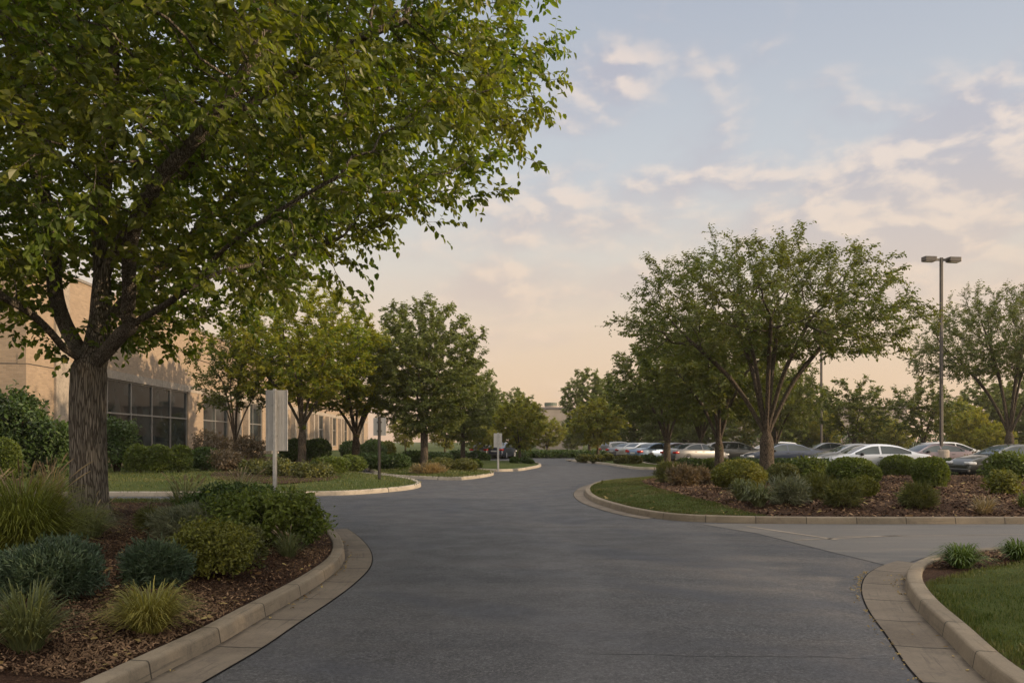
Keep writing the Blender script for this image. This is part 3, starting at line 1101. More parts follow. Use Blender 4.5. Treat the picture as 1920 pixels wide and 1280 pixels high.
def vase(seed, h, rx, zc, rz, split, stems, n, leafL, mats, tr=0.27, D=0.27, dk=0.42, zmin=-0.75, thr=0.013, tw=3, per=6, bias=(0, 0, 0.05), ry=None, twl=0.36, top=1.0, gap=-0.45, shoots=45):
    """a trunk that splits low into stems and spreads into a broad crown"""
    r = np.random.default_rng(seed)
    limbs = [[(0, 0, 0), (0.02, 0, split * 0.5), (0.0, 0.0, split)]]
    for k, (ang, rr, hh) in enumerate(stems):
        c, s = math.cos(ang), math.sin(ang)
        z0 = split * r.uniform(0.75, 1.0)
        limbs.append([(0, 0, z0), (c * rr * 0.12, s * rr * 0.12, z0 + (hh - z0) * 0.18), (c * rr * 0.45, s * rr * 0.45, z0 + (hh - z0) * 0.58), (c * rr, s * rr, hh)])
    A = ell(r, n, (0, 0, zc), (rx, ry or rx * 0.92, rz), 0.5, zmin, top)
    # shoots that break the outline
    for d_ in rnd_dir(r, shoots * 2):
        if d_[2] > -0.1:
            for q_ in (0.94, 1.0, 1.06, 1.11, 1.15)[:r.integers(3, 6)]:
                A = np.vstack([A, np.array([0, 0, zc]) + d_ * q_ * np.array([rx, ry or rx * 0.92, rz])])
    # gaps and lobes
    ph = r.uniform(0, 6.28, 6)
    lob = np.sin(A[:, 0] * 1.5 + ph[0]) * np.sin(A[:, 1] * 1.4 + ph[1]) * np.sin(A[:, 2] * 1.7 + ph[2])
    A = A[lob > gap]
    return tree_meshes('tree%d' % seed, seed, limbs, A, D, dk, tr, 0.006, thr,
                       dict(twigs=tw, per=per, tw_len=twl, L=leafL, W=leafL * 0.62, droop=0.45, up=0.8, spread=0.8, outw=0.4), mats, bias, 0.3, 0.0, 0.0, (0, 0, zc - rz * 0.6))


bk = M['bark']
# island tree, seen against the sky
r1 = vase(21, 9.9, 5.7, 5.9, 3.7, 1.75, [(3.0, 3.0, 5.6), (0.15, 2.8, 5.8), (2.2, 1.6, 6.6), (0.9, 1.5, 6.8), (4.5, 1.8, 6.2), (5.5, 1.8, 6.2), (3.6, 1.3, 6.8)], 3400, 0.115, (bk, M['leaf_vase']), 0.27, 0.27, 0.36, -0.3, thr=0.016, tw=4, per=7, bias=(0, 0, 0.1), twl=0.44, shoots=80, gap=-0.3)
print('r1', r1[3:])
r2 = vase(22, 8.5, 4.2, 5.2, 3.0, 1.7, [(2.6, 1.8, 4.8), (0.5, 1.8, 5.0), (4.2, 1.4, 5.0), (1.6, 1.2, 5.4), (5.4, 1.4, 5)], 1900, 0.15, (bk, M['leaf_vase']), 0.22, 0.3, 0.4, -0.8, thr=0.02, tw=5, per=6)
g3 = vase(23, 10, 4.4, 6.2, 3.9, 2.2, [(2.8, 2.2, 5.2), (0.2, 2.5, 5.4), (1.6, 1.3, 6.3), (4.4, 1.8, 5.6), (5.4, 1.7, 5.6)], 2600, 0.16, (bk, M['leaf_gold']), 0.22, 0.3, 0.42, -0.66, thr=0.018, tw=5, per=7, gap=-0.3)
d4 = vase(24, 10, 3.6, 5.7, 4.3, 2.4, [(2.8, 0.9, 5.5), (0.2, 0.9, 5.7), (1.6, 0.6, 7.3), (4.4, 0.8, 5.6), (5.4, 0.5, 6.5)], 2800, 0.16, (bk, M['leaf_dark']), 0.22, 0.3, 0.42, -0.87, thr=0.018, tw=5, per=7, gap=-0.38, bias=(0, 0, 0.3))
s5 = vase(25, 6, 2.6, 3.7, 2.5, 1.4, [(2.8, 1.2, 3.4), (0.2, 1.2, 3.6), (1.6, 0.6, 4.3), (4.7, 1, 3.8)], 520, 0.17, (bk, M['leaf_vase']), 0.14, 0.3, 0.42, -0.8, thr=0.02, tw=5, per=6, bias=(0, 0, 0.25))
p6 = vase(26, 5, 2.5, 3.0, 2.1, 1.0, [(2.8, 1.0, 2.8), (0.2, 1.0, 2.9), (1.6, 0.6, 3.6), (4.7, 0.9, 3)], 800, 0.18, (bk, M['leaf_pale']), 0.13, 0.3, 0.4, -0.88, thr=0.02, tw=6, per=6)
b7 = vase(27, 11, 4.2, 5.7, 5.2, 1.5, [(2.8, 1.6, 5.8), (0.2, 1.5, 6), (1.6, 0.8, 7.3), (4.7, 1.3, 6)], 1500, 0.27, (bk, M['leaf_dark']), 0.22, 0.42, 0.55, -0.95, thr=0.022, tw=5, per=6, bias=(0, 0, 0.15))
m8 = vase(28, 6.5, 2.4, 4.3, 2.6, 1.1, [(2.7, 1.0, 3.6), (0.3, 1.1, 3.6), (1.4, 0.6, 4.2), (4.5, 0.8, 3.7), (3.4, 0.6, 4)], 560, 0.14, (bk, M['leaf_vase']), 0.14, 0.28, 0.4, -0.6, thr=0.02, tw=5, per=6)
print('leaves', [t[4] for t in (r1, r2, g3, d4, s5, p6, b7, m8)])

# (meshes, name, trunk px, distance, scale xy, scale z, turn, label, group)
gR = 'trees of the car park'
TREES = [
    (r1, 'island_tree', 1437, 30.0, 0.95, 0.93, 0, 'broad vase shaped tree on the mulched island with several leaning stems', None),
    (r2, 'vase_tree', 1348, 40.0, 1.0, 1.0, 0.3, 'multi stemmed tree behind the island hedge beside the silver car', gR),
    (r2, 'vase_tree', 1251, 50.0, 1.0, 0.98, 2.1, 'slim trunked tree at the tail of the silver car on the grass strip', gR),
    (r2, 'vase_tree', 1314, 60.0, 1.12, 1.02, 4.0, 'leaning tree behind the silver car deeper in the car park', gR),
    (r2, 'vase_tree', 1455, 58.0, 0.82, 0.9, 5.2, 'yellowing tree behind the forked stems of the island tree', gR),
    (r1, 'vase_tree', 1893, 47.0, 0.93, 1.08, 2.4, 'tall vase shaped tree behind the dark car at the right edge', gR),
    (m8, 'young_tree', 441, 44.5, 1.0, 1.1, 0.2, 'small multi stemmed tree close to the brick wall and its windows', None),
    (g3, 'round_tree', 566, 43.5, 0.98, 0.98, 0.3, 'golden green round tree standing behind the largest sign panel', None),
    (g3, 'round_tree', 668, 51.0, 1.15, 0.92, 2.6, 'golden tree with dark leaning trunk between the two nearer signs', None),
    (d4, 'oval_tree', 795, 47.0, 1.0, 0.98, 0, 'tall dark dense oval tree with thick trunk on the far left lawn', None),
    (d4, 'oval_tree', 868, 62.0, 0.8, 0.82, 2.0, 'darker narrow tree tucked behind the tall oval tree', None),
    (p6, 'small_tree', 834, 74.0, 0.8, 0.9, 1.0, 'little bright yellow tree seen past the trunk of the oval tree', None),
    (p6, 'small_tree', 974, 54.0, 0.75, 0.84, 0.5, 'small pale green tree with bushes at its foot on the islet', None),
    (p6, 'small_tree', 1026, 76.5, 0.75, 0.72, 2.5, 'small yellow green tree at the end of the drive', None),
    (p6, 'small_tree', 1121, 65.0, 0.98, 0.95, 4.4, 'neat rounded pale tree on the grass beyond the curve of the drive', None),
    (s5, 'open_tree', 1601, 64.0, 1.1, 1.05, 0, 'open airy tree standing clear behind the white sedan', gR),
    (s5, 'open_tree', 1732, 64.0, 1.1, 1.05, 2.0, 'open tree directly left of the tall lamp post', gR),
]
BIGTREES = []
for me, nm, px, d, sx, sz, rz, lab, grp in TREES:
    x = (px - 960) * d / F
    z = height(x, d)
    BIGTREES.append(plant_tree(me, nm, lab, (x, d, z - 0.02), rz, (sx, sx, sz), grp))

# unseen trees added beyond the right edge to shade the near drive
for px_, py_, s_, lab in ((19.5, 8.2, 0.8, 'unseen added shade tree beyond the right edge nearest the kerb'), (25.0, 13.4, 0.82, 'unseen added shade tree beyond the right edge farther along the side street'), (21.0, 2.5, 0.8, 'unseen added shade tree beyond the right edge level with the eye')):
    plant_tree(g3, 'round_tree', lab, (px_, py_, 0.1), px_, (s_, s_, s_))

# trees far off, each by its own landmark
far = [
    (b7, 1105, 104, .95, .98, 'tall hazy tree rising behind the neat rounded pale tree'),
    (b7, 1150, 100, .9, .85, 'dark tree right of the tall hazy tree beyond the drive'),
    (b7, 1072, 112, .5, .42, 'low dark tree below the right end of the far beige building'),
    (b7, 968, 98, .75, .72, 'olive tree left of the far beige building behind the islet'),
    (b7, 988, 104, .6, .62, 'broad dull tree just left of the round roof tower'),
    (b7, 930, 96, .7, .6, 'dark tree behind the smallest sign panel'),
    (b7, 895, 84, .75, .74, 'dark tree behind the right flank of the oval tree'),
    (b7, 1195, 92, .85, .7, 'dark tree above the farthest row of parked cars on the left'),
    (b7, 1240, 88, .8, .6, 'shadowy tree behind the slim trunked tree by the silver car'),
    (b7, 1285, 96, .8, .62, 'dim tree behind the roof of the silver car'),
    (b7, 1335, 90, .7, .5, 'dim low tree between the silver car and the forked island tree'),
    (p6, 1395, 92, .8, 1.1, 'small round tree in front of the far pale wall'),
    (b7, 1462, 84, .85, .7, 'dark leafy tree behind the dark blue sedan'),
    (b7, 1512, 90, .85, .72, 'dark tree left of the thin far lamp post'),
    (p6, 1548, 84, .8, .9, 'pale bushy tree at the foot of the thin far lamp post'),
    (p6, 1640, 88, .95, .9, 'dull olive bushy tree right of the open airy tree'),
    (p6, 1682, 84, .8, .75, 'small olive tree in front of the far pale wall by the white sedan'),
    (p6, 1795, 74, .9, 1.05, 'yellow green tree right of the tall lamp post'),
    (p6, 1822, 66, .7, .8, 'low golden tree behind the white hatchback'),
    (b7, 1850, 88, .9, .75, 'dark tree behind the golden tree at the right'),
    (b7, 1905, 92, .85, .8, 'dark tree farthest right behind the vase shaped tree'),
    (b7, 1960, 84, .85, .6, 'dark tree just beyond the right edge of the car park'),
    (p6, 1865, 60, .6, .55, 'low pale tree behind the roof of the dark car at the right'),
    (p6, 760, 92, .8, .9, 'pale tree near the far end of the brick building'),
    (p6, 905, 70, .6, .62, 'small green tree at the bend of the drive on the left'),
]
for i, (me, px, d, sx, sz, lab) in enumerate(far):
    plant_tree(me, 'distant_tree', lab, ((px - 960) * d / F, d, 0.0), i * 1.7, (sx, sx * 0.95, sz), 'far trees behind the car park and drive')

# ------------------------------------------------------------------ shrubs
def leafm(name, c, k=0.35, **kw):
    return leaf_mat(name, [(0, vary(c, 0.75)), (0.5, vary(c, 1.3)), (0.9, vary(c, 1.9)), (1, (c[0] * 2.8, c[1] * 2.3, c[2] * 1.8, 1))], k, **kw)


M.update({
    'sh_green': leafm('shrub_green', (0.055, 0.08, 0.014, 1)),
    'sh_deep': leafm('shrub_deep', (0.03, 0.054, 0.014, 1), 0.3),
    'sh_yellow': leafm('shrub_yellow', (0.075, 0.085, 0.014, 1)),
    'sh_blue': leafm('shrub_blue', (0.034, 0.056, 0.034, 1), 0.25),
    'sh_grey': leafm('shrub_grey', (0.085, 0.1, 0.066, 1), 0.25),
    'sh_red': leafm('shrub_red', (0.075, 0.06, 0.04, 1), 0.3),
    'sh_olive': leafm('shrub_olive', (0.06, 0.07, 0.022, 1)),
    'sh_tan': leafm('shrub_tan', (0.13, 0.105, 0.055, 1), 0.3),
    'stem': plain_mat('stem', (0.05, 0.035, 0.022, 1), 0.9, spec=0.1),
    'gr_green': leafm('clump_green', (0.085, 0.105, 0.022, 1)),
    'gr_yellow': leafm('clump_yellow', (0.12, 0.122, 0.034, 1)),
    'gr_blue': leafm('clump_blue', (0.075, 0.092, 0.042, 1)),
    'gr_deep': leafm('clump_deep', (0.04, 0.07, 0.016, 1)),
    'gr_straw': leafm('clump_straw', (0.17, 0.14, 0.09, 1)),
})


def bush_meshes(nm, seed, rx, ry, h, n, L, W, kind, mats):
    """kind clip: sheared skin of small leaves; loose: ragged leafy mound; needle: fine shoots pointing outwards"""
    r = np.random.default_rng(seed)
    d = rnd_dir(r, n * 2)
    d = d[d[:, 2] > -0.75][:n]
    n = len(d)
    lump = np.zeros(n)
    amp = {'hedge': 0.05, 'clip': 0.06, 'loose': 0.14, 'needle': 0.13}[kind]
    for k in range(7):
        w = rnd_dir(r, 1)[0] * r.uniform(2.2, 6.5)
        lump += np.sin(d @ w + r.uniform(0, 6.28)) * amp * 0.6
    depth = {'hedge': 0.12, 'clip': 0.12, 'loose': 0.26, 'needle': 0.22}[kind]
    rad = (1 + lump) * (1 - np.abs(r.normal(0, depth, n)))
    if kind in ('loose', 'needle'):
        rad += (r.random(n) < 0.12) * r.uniform(0, 0.2, n)
    pw = 0.85 if kind == 'hedge' else 0.95
    q = np.sign(d) * np.abs(d) ** pw
    q = q / np.max(np.abs(q), axis=1, keepdims=True).clip(0.9) if kind == 'hedge' else q
    C = q * rad[:, None] * np.array([rx, ry, h * 0.5])
    C[:, 2] += h * 0.5
    tuft = {'needle': 26, 'loose': 9}.get(kind, 0)
    if tuft:                                            # shoots: leaves gather round tuft centres
        src = r.integers(0, n, max(1, n // tuft))
        pick = src[r.integers(0, len(src), n)]
        spread = L * (0.55 if kind == 'needle' else 0.75)
        C = C[pick] + r.normal(0, 1, (n, 3)) * spread * np.array([1, 1, 0.8])
        d = unit(d[pick] + r.normal(0, 0.12, (n, 3)))
    keep = C[:, 2] > 0.01
    C, d = C[keep], d[keep]
    n = len(C)
    out = unit(d * np.array([1, 1, 0.8]))
    if kind == 'needle':
        D = unit(out * 0.75 + rnd_dir(r, n) * 0.75 + np.array([0, 0, 0.35]))
        N = rnd_dir(r, n)
    else:
        D = unit(rnd_dir(r, n) * 0.9 + out * 0.55 + np.array([0, 0, 0.15 if kind in ('clip', 'hedge') else -0.1]))
        N = unit(out * 0.8 + np.array([0, 0, 0.5]) + rnd_dir(r, n) * 0.7)
    l = L * r.uniform(0.55, 1.3, n)
    V, Fq = leaves_geo(C, D, N, l, l * W / L * r.uniform(0.8, 1.2, n))
    fol = mesh_np(nm + '_leaves', V, Fq, mats)
    # woody stems from the crown of the root outwards
    mb = MB()
    for k in range(16 if h > 0.3 else 8):
        a = r.uniform(0, 2 * PI)
        o = r.uniform(0.25, 0.8)
        e_ = (math.cos(a) * rx * o, math.sin(a) * ry * o, h * r.uniform(0.45, 0.85))
        b_ = (math.cos(a) * rx * 0.12, math.sin(a) * ry * 0.12, -0.02)
        m_ = tuple((p + q_) / 2 + r.normal(0, 0.04) * rx for p, q_ in zip(b_, e_))
        mb.tube([b_, m_, e_], [0.018 * max(h, .4), 0.012 * max(h, .4), 0.005 * max(h, .4)], 5, False)
    stems = mb.mesh(nm + '_stems', M['stem'], True)
    return fol, stems


def clump_meshes(nm, seed, R, h, n, w, mat, seeds=0, stiff=0.55, curl=1.0):
    """a tuft of arching blades; seeds adds pale plumes on thin stalks"""
    r = np.random.default_rng(seed)
    a = r.uniform(0, 2 * PI, n)
    b = np.column_stack([np.cos(a), np.sin(a)]) * (R * 0.22 * r.random(n) ** 0.6)[:, None]
    a2 = a + r.normal(0, 0.55, n)
    lean = (0.12 + 0.88 * r.random(n)) ** stiff
    reach = R * lean * r.uniform(0.6, 1.1, n)
    ht = h * (1 - 0.55 * lean ** 2) * r.uniform(0.55, 1.1, n)
    K = 6
    t = np.linspace(0, 1, K)
    dirs = np.column_stack([np.cos(a2), np.sin(a2)])
    side = np.column_stack([-np.sin(a2), np.cos(a2), np.zeros(n)])
    side = unit(side + np.column_stack([dirs * r.normal(0, 0.6, n)[:, None], np.zeros(n)]))
    V = np.zeros((n, K, 2, 3))
    wob = r.normal(0, 0.05, n) * R
    for i, ti in enumerate(t):
        z = ht * (np.sin(ti * PI * 0.5 * (1 + 0.5 * curl * lean)) ** 0.9)
        xy = b + dirs * (reach * ti ** 1.2)[:, None] + np.column_stack([-np.sin(a2), np.cos(a2)]) * (wob * ti * ti)[:, None]
        p = np.column_stack([xy, z])
        ww = (w * (1 - ti ** 3) * 0.62 + 0.0005)
        V[:, i, 0] = p - side * ww
        V[:, i, 1] = p + side * ww
    k = np.arange(n)[:, None] * (2 * K)
    Fq = [k + np.array([[2 * i, 2 * i + 1, 2 * i + 3, 2 * i + 2]]) for i in range(K - 1)]
    bl = mesh_np(nm + '_blades', V.reshape(-1, 3), [np.vstack(Fq)], M[mat])
    pl = None
    if seeds:
        mb = MB()
        for s in range(seeds):
            th = r.uniform(0, 2 * PI)
            le = r.uniform(0.1, 0.75) * R
            H = h * r.uniform(1.0, 1.35)
            p = [(math.cos(th) * le * q ** 1.6, math.sin(th) * le * q ** 1.6, H * q - 0.12 * H * q ** 4) for q in (0, .3, .6, .8, .87, .94, 1.0)]
            mb.tube(p, [0.0025, .002, .002, .0025, .009, .008, .002], 5, False)
        pl = mb.mesh(nm + '_plumes', M['gr_straw'], True)
    return bl, pl


def put_bush(me, name, label, x, y, z, rz=0.0, s=(1, 1, 1), group=None, part='foliage'):
    t = thing(name, label, 'shrub' if 'grass' not in name else 'grass clump', (x, y, z), rz, group, s)
    link(part, me[0], t)
    if me[1]:
        link('seed_heads' if 'grass' in name else 'stem', me[1], t)
    return t


def dims(cx, base, wpx, top, zb=None):
    ys = np.linspace(5, 120, 2600) if base > 880 else np.linspace(25, 160, 2600)
    xs = (cx - 960) * ys / F
    hz = heights(np.column_stack([xs, ys]))
    ok = np.where(HZ + F * (CH - hz) / ys >= base)[0]
    y = float(ys[ok[-1]]) if len(ok) else 5.0
    x = (cx - 960) * y / F
    zb = height(x, y)
    return x, y, zb, wpx * y / F / 2, (base - top) * y / F


SEED = [100]


def shrub(kind, mat, cx, base, wpx, top, label, n=None, leaf=None, group=None, deep=0.9, name=None):
    x, y, z, rx, h = dims(cx, base, wpx, top)
    SEED[0] += 1
    px = y / F
    L, W = leaf or {'hedge': (max(0.03, 4.2 * px), max(0.018, 2.6 * px)), 'clip': (max(0.03, 4.2 * px), max(0.018, 2.6 * px)), 'loose': (max(0.05, 6.5 * px), max(0.026, 3.4 * px)), 'needle': (max(0.06, 7 * px), max(0.009, 1.4 * px))}[kind]
    area = 4 * PI * rx * h * 0.6
    n = n or int(min(16000, max(900, area / (L * W) * {'hedge': 5.0, 'clip': 5.0, 'loose': 4.2, 'needle': 7.5}[kind])))
    yy = y + rx * deep * 0.6
    me = bush_meshes('shrub%d' % SEED[0], SEED[0], rx, rx * deep, h, n, L, W, kind, M[mat])
    nm = name or {'hedge': 'hedge', 'clip': 'clipped_shrub', 'loose': 'leafy_shrub', 'needle': 'juniper'}[kind]
    put_bush(me, nm, label, (cx - 960) * yy / F, yy, height((cx - 960) * yy / F, yy) - 0.02, 0, group=group)


def clump(mat, cx, base, wpx, top, label, n=520, w=None, seeds=0, stiff=0.55, curl=1.0, group=None):
    x, y, z, rx, h = dims(cx, base, wpx, top)
    SEED[0] += 1
    me = clump_meshes('clump%d' % SEED[0], SEED[0], rx * 1.22, h * 1.05, n, w or max(0.006, 1.3 * y / F), mat, seeds, stiff, curl)
    yy = y + rx * 0.35
    put_bush(me, 'grass_clump', label, (cx - 960) * yy / F, yy, height((cx - 960) * yy / F, yy) - 0.02, group=group, part='blades')


# --- near bed on the left
clump('gr_green', 40, 1062, 290, 893, 'big billowing green fountain grass left of the huge trunk', 2600, 0.008, 26, 0.6, 0.8)
clump('gr_yellow', -60, 1050, 260, 905, 'golden fountain grass cut by the left edge of the view', 1400, 0.008, 14, 0.6, 0.8)
clump('gr_olive' if 'gr_olive' in M else 'gr_straw', 92, 962, 110, 868, 'tall wispy straw coloured grass with pale seed heads behind the fountain grass', 260, 0.007, 22, 0.8, 0.5)
clump('gr_blue', 165, 1010, 130, 935, 'grey green arching grass at the left foot of the huge trunk', 420, 0.007, 4, 0.5, 1.2)
shrub('needle', 'sh_blue', 85, 1132, 205, 1028, 'wide blue green juniper low on the mulch', 22000, (0.055, 0.011))
clump('gr_blue', 50, 1226, 165, 1085, 'upright grey green grass nearest the lower left corner', 700, 0.007, 0, 0.6, 0.45)
clump('gr_yellow', 280, 1192, 178, 1088, 'bright yellow spiky grass beside the kerb', 950, 0.006, 0, 0.4, 0.75)
shrub('needle', 'sh_blue', 291, 1102, 98, 1024, 'small round blue grey juniper behind the yellow grass', 7500, (0.07, 0.011))
shrub('loose', 'sh_yellow', 388, 1090, 160, 984, 'olive gold rounded shrub in the middle of the bed', 9000, (0.036, 0.021))
shrub('loose', 'sh_olive', 450, 1068, 92, 985, 'smaller olive shrub crowding the gold shrub from the right', 4500, (0.036, 0.02))
shrub('needle', 'sh_grey', 365, 1012, 140, 954, 'low grey green spreading shrub behind the gold shrub', 7000, (0.075, 0.011))
shrub('loose', 'sh_green', 508, 1030, 212, 920, 'large glossy dark green shrub at the tip of the bed', 11000, (0.062, 0.036))
clump('gr_blue', 541, 1046, 76, 992, 'small reddish tipped grass tuft in front of the glossy shrub', 260, 0.006, 9, 0.6, 0.9)
shrub('loose', 'sh_deep', 430, 986, 180, 908, 'dark green shrub behind the grey spreading shrub', 7000, (0.075, 0.04))
clump('gr_blue', 345, 968, 120, 898, 'thin wiry perennial in front of the side street', 260, 0.008, 20, 0.8, 0.5)
clump('gr_blue', 450, 940, 130, 884, 'wispy flowering perennial behind the dark green shrub', 240, 0.009, 22, 0.8, 0.5)
shrub('needle', 'sh_olive', 283, 998, 50, 950, 'little brownish shrub right of the huge trunk', 1500, (0.07, 0.011))
clump('gr_green', 300, 975, 40, 945, 'tiny grass tuft at the edge of the lawn strip by the trunk', 120, 0.008)

# --- corner on the near right
clump('gr_deep', 1802, 1066, 100, 1014, 'dark green strap leaved tuft at the tip of the lawn corner', 420, 0.012, 0, 0.5, 1.1)
clump('gr_deep', 1912, 1054, 84, 1006, 'strap leaved tuft behind the lawn corner at the right edge', 380, 0.012, 0, 0.5, 1.1)

# --- in front of the building and on the left lawns
gW = 'shrubs along the brick building'
shrub('loose', 'sh_deep', 15, 897, 130, 742, 'tall dark leafy shrub against the corner of the brick building', 9000, (0.16, 0.09))
shrub('loose', 'sh_deep', 90, 896, 110, 785, 'dark leafy shrub directly left of the huge trunk by the wall', 7000, (0.15, 0.08))
shrub('clip', 'sh_green', 8, 902, 56, 822, 'round clipped shrub at the left edge before the dark shrubs')
shrub('loose', 'sh_deep', 220, 884, 66, 782, 'dark shrub just right of the huge trunk by the window', 5000, (0.13, 0.07))
shrub('clip', 'sh_green', 262, 886, 48, 833, 'first clipped bush right of the dark shrub beneath the big window', group=gW)
shrub('clip', 'sh_green', 300, 886, 46, 834, 'second clipped bush of the row beneath the big window', group=gW)
shrub('clip', 'sh_green', 337, 885, 44, 835, 'clipped bush at the right end of the big window', group=gW)
shrub('clip', 'sh_deep', 383, 882, 60, 837, 'darker clipped bush in front of the brick pier', group=gW)
shrub('loose', 'sh_red', 398, 866, 72, 808, 'reddish brown shrub beneath the second window', 3500, (0.12, 0.06))
shrub('loose', 'sh_red', 466, 872, 56, 818, 'reddish shrub right of the small multi stemmed tree', 3000, (0.12, 0.06))
shrub('loose', 'sh_red', 425, 884, 50, 846, 'low dusky red shrub at the foot of the multi stemmed tree', 2200, (0.11, 0.05))
shrub('loose', 'sh_olive', 530, 893, 66, 864, 'low loose shrub behind the largest sign post')
shrub('loose', 'sh_olive', 588, 896, 62, 868, 'low loose shrub at the foot of the golden round tree')
shrub('loose', 'sh_olive', 480, 890, 50, 866, 'low grey olive shrub left of the largest sign post')
shrub('clip', 'sh_deep', 552, 866, 54, 822, 'big sheared dark shrub behind the largest sign', group=gW)
shrub('clip', 'sh_deep', 592, 866, 54, 823, 'big sheared dark shrub behind the golden round tree', group=gW)
shrub('clip', 'sh_green', 620, 889, 72, 856, 'long clipped mound right of the golden round tree')
shrub('clip', 'sh_green', 658, 887, 54, 853, 'clipped mound left of the dark sign post')
shrub('clip', 'sh_deep', 660, 861, 44, 828, 'round clipped shrub behind the leaning golden tree', group=gW)
shrub('clip', 'sh_deep', 700, 858, 48, 826, 'round clipped shrub behind the dark post by the wall', group=gW)
shrub('clip', 'sh_yellow', 727, 858, 28, 828, 'yellowish clipped shrub right of the dark sign post')
shrub('clip', 'sh_deep', 700, 880, 66, 848, 'dark clipped mound directly behind the dark sign post')
shrub('clip', 'sh_deep', 745, 879, 48, 850, 'dark clipped mound right of the dark sign post')
shrub('clip', 'sh_deep', 775, 871, 52, 846, 'clipped mound left of the oval tree trunk')
shrub('clip', 'sh_deep', 820, 868, 58, 848, 'clipped hedge lump right of the oval tree trunk')
shrub('clip', 'sh_olive', 828, 881, 56, 859, 'low light mound right of the oval tree on the lawn')
shrub('clip', 'sh_olive', 868, 882, 52, 860, 'low light mound in the middle of the lawn row')
shrub('clip', 'sh_green', 893, 881, 22, 865, 'small round mound ending the lawn row by the drive')
shrub('needle', 'sh_tan', 806, 887, 54, 876, 'dry tan ground cover at the foot of the oval tree', 2500, (0.16, 0.03))
shrub('clip', 'sh_deep', 862, 862, 34, 844, 'clipped shrub in the shade behind the light mounds', group=gW)
shrub('clip', 'sh_deep', 895, 864, 30, 846, 'clipped shrub left of the smallest sign', group=gW)
shrub('clip', 'sh_deep', 908, 866, 20, 850, 'small clipped shrub nearest the smallest sign post', group=gW)
shrub('clip', 'sh_deep', 965, 868, 15, 858, 'little bush left of the pale tree foot on the islet')
shrub('clip', 'sh_deep', 982, 868, 12, 859, 'little bush right of the pale tree foot on the islet')
shrub('clip', 'sh_deep', 993, 869, 13, 862, 'lowest little bush at the tip of the islet')

# --- the planted island
gI = 'hedge between the island and the car park'
shrub('needle', 'sh_olive', 1255, 904, 42, 872, 'feathery olive shrub at the tip of the mulch', 2600, (0.15, 0.02))
shrub('needle', 'sh_red', 1283, 910, 46, 878, 'feathery russet shrub beside the olive one', 2800, (0.14, 0.02))
shrub('needle', 'sh_red', 1310, 908, 34, 882, 'smaller russet shrub nearer the clipped mass', 2000, (0.14, 0.02))
shrub('clip', 'sh_yellow', 1385, 919, 104, 862, 'broad golden clipped mass left of the island tree trunk')
shrub('clip', 'sh_olive', 1466, 908, 62, 868, 'golden olive clipped shrub at the foot of the island tree')
clump('gr_blue', 1392, 940, 56, 893, 'blue green grass clump before the golden mass', 420, 0.018, 0, 0.6, 0.9)
clump('gr_blue', 1423, 950, 64, 902, 'paler grass clump nearest the lawn of the island', 460, 0.018, 0, 0.55, 1.0)
shrub('needle', 'sh_grey', 1477, 946, 52, 904, 'grey green tuft right of the pale grass clumps', 3000, (0.13, 0.018))
shrub('needle', 'sh_olive', 1533, 936, 62, 896, 'loose olive tuft in the middle of the mulch', 2800, (0.14, 0.02))
shrub('needle', 'sh_olive', 1581, 951, 56, 910, 'lighter loose tuft nearer the kerb of the island', 2600, (0.12, 0.018))
shrub('loose', 'sh_green', 1520, 902, 66, 861, 'light leafy shrub right of the island tree')
shrub('clip', 'sh_green', 1600, 913, 92, 855, 'large rounded green shrub in the middle of the island', None)
shrub('clip', 'sh_yellow', 1621, 932, 46, 894, 'small yellowish shrub before the large rounded one')
shrub('clip', 'sh_green', 1683, 894, 60, 853, 'clipped shrub left of the ball shaped one', None)
shrub('clip', 'sh_green', 1745, 917, 64, 854, 'ball shaped clipped shrub standing on the open mulch')
shrub('loose', 'sh_red', 1826, 892, 48, 856, 'dusky reddish shrub before the dark car')
shrub('loose', 'sh_green', 1893, 904, 84, 848, 'big leafy shrub at the right edge of the island', 5000)
shrub('loose', 'sh_yellow', 1881, 926, 50, 886, 'yellow green shrub in front of the big right shrub')
shrub('needle', 'sh_olive', 1719, 953, 52, 914, 'spiky green tuft alone on the open mulch', 2400, (0.11, 0.018))
clump('gr_straw', 1846, 964, 74, 926, 'sparse straw coloured grass at the right of the mulch', 150, 0.012, 7, 0.6, 0.9)
clump('gr_green', 1918, 950, 30, 920, 'grass tuft cut by the right edge of the island', 160, 0.014)
for cx, lab in ((1345, 'hedge lump left of the island tree before the silver car'), (1300, 'hedge lump at the left end under the silver car'), (1400, 'hedge lump just left of the island tree trunk'), (1460, 'hedge lump just right of the island tree trunk'), (1505, 'hedge lump under the dark blue sedan'), (1548, 'hedge lump under the nose of the white sedan'), (1640, 'hedge lump under the doors of the white sedan'), (1715, 'hedge lump under the tail of the white sedan'), (1785, 'hedge lump at the lamp post base'), (1850, 'hedge lump under the nose of the dark car'), (1945, 'hedge lump under the dark car at the right edge')):
    shrub('hedge', 'sh_deep' if cx != 1345 else 'sh_green', cx, 892 if cx > 1350 else 884, 62, 860, lab, 2600, group=gI)
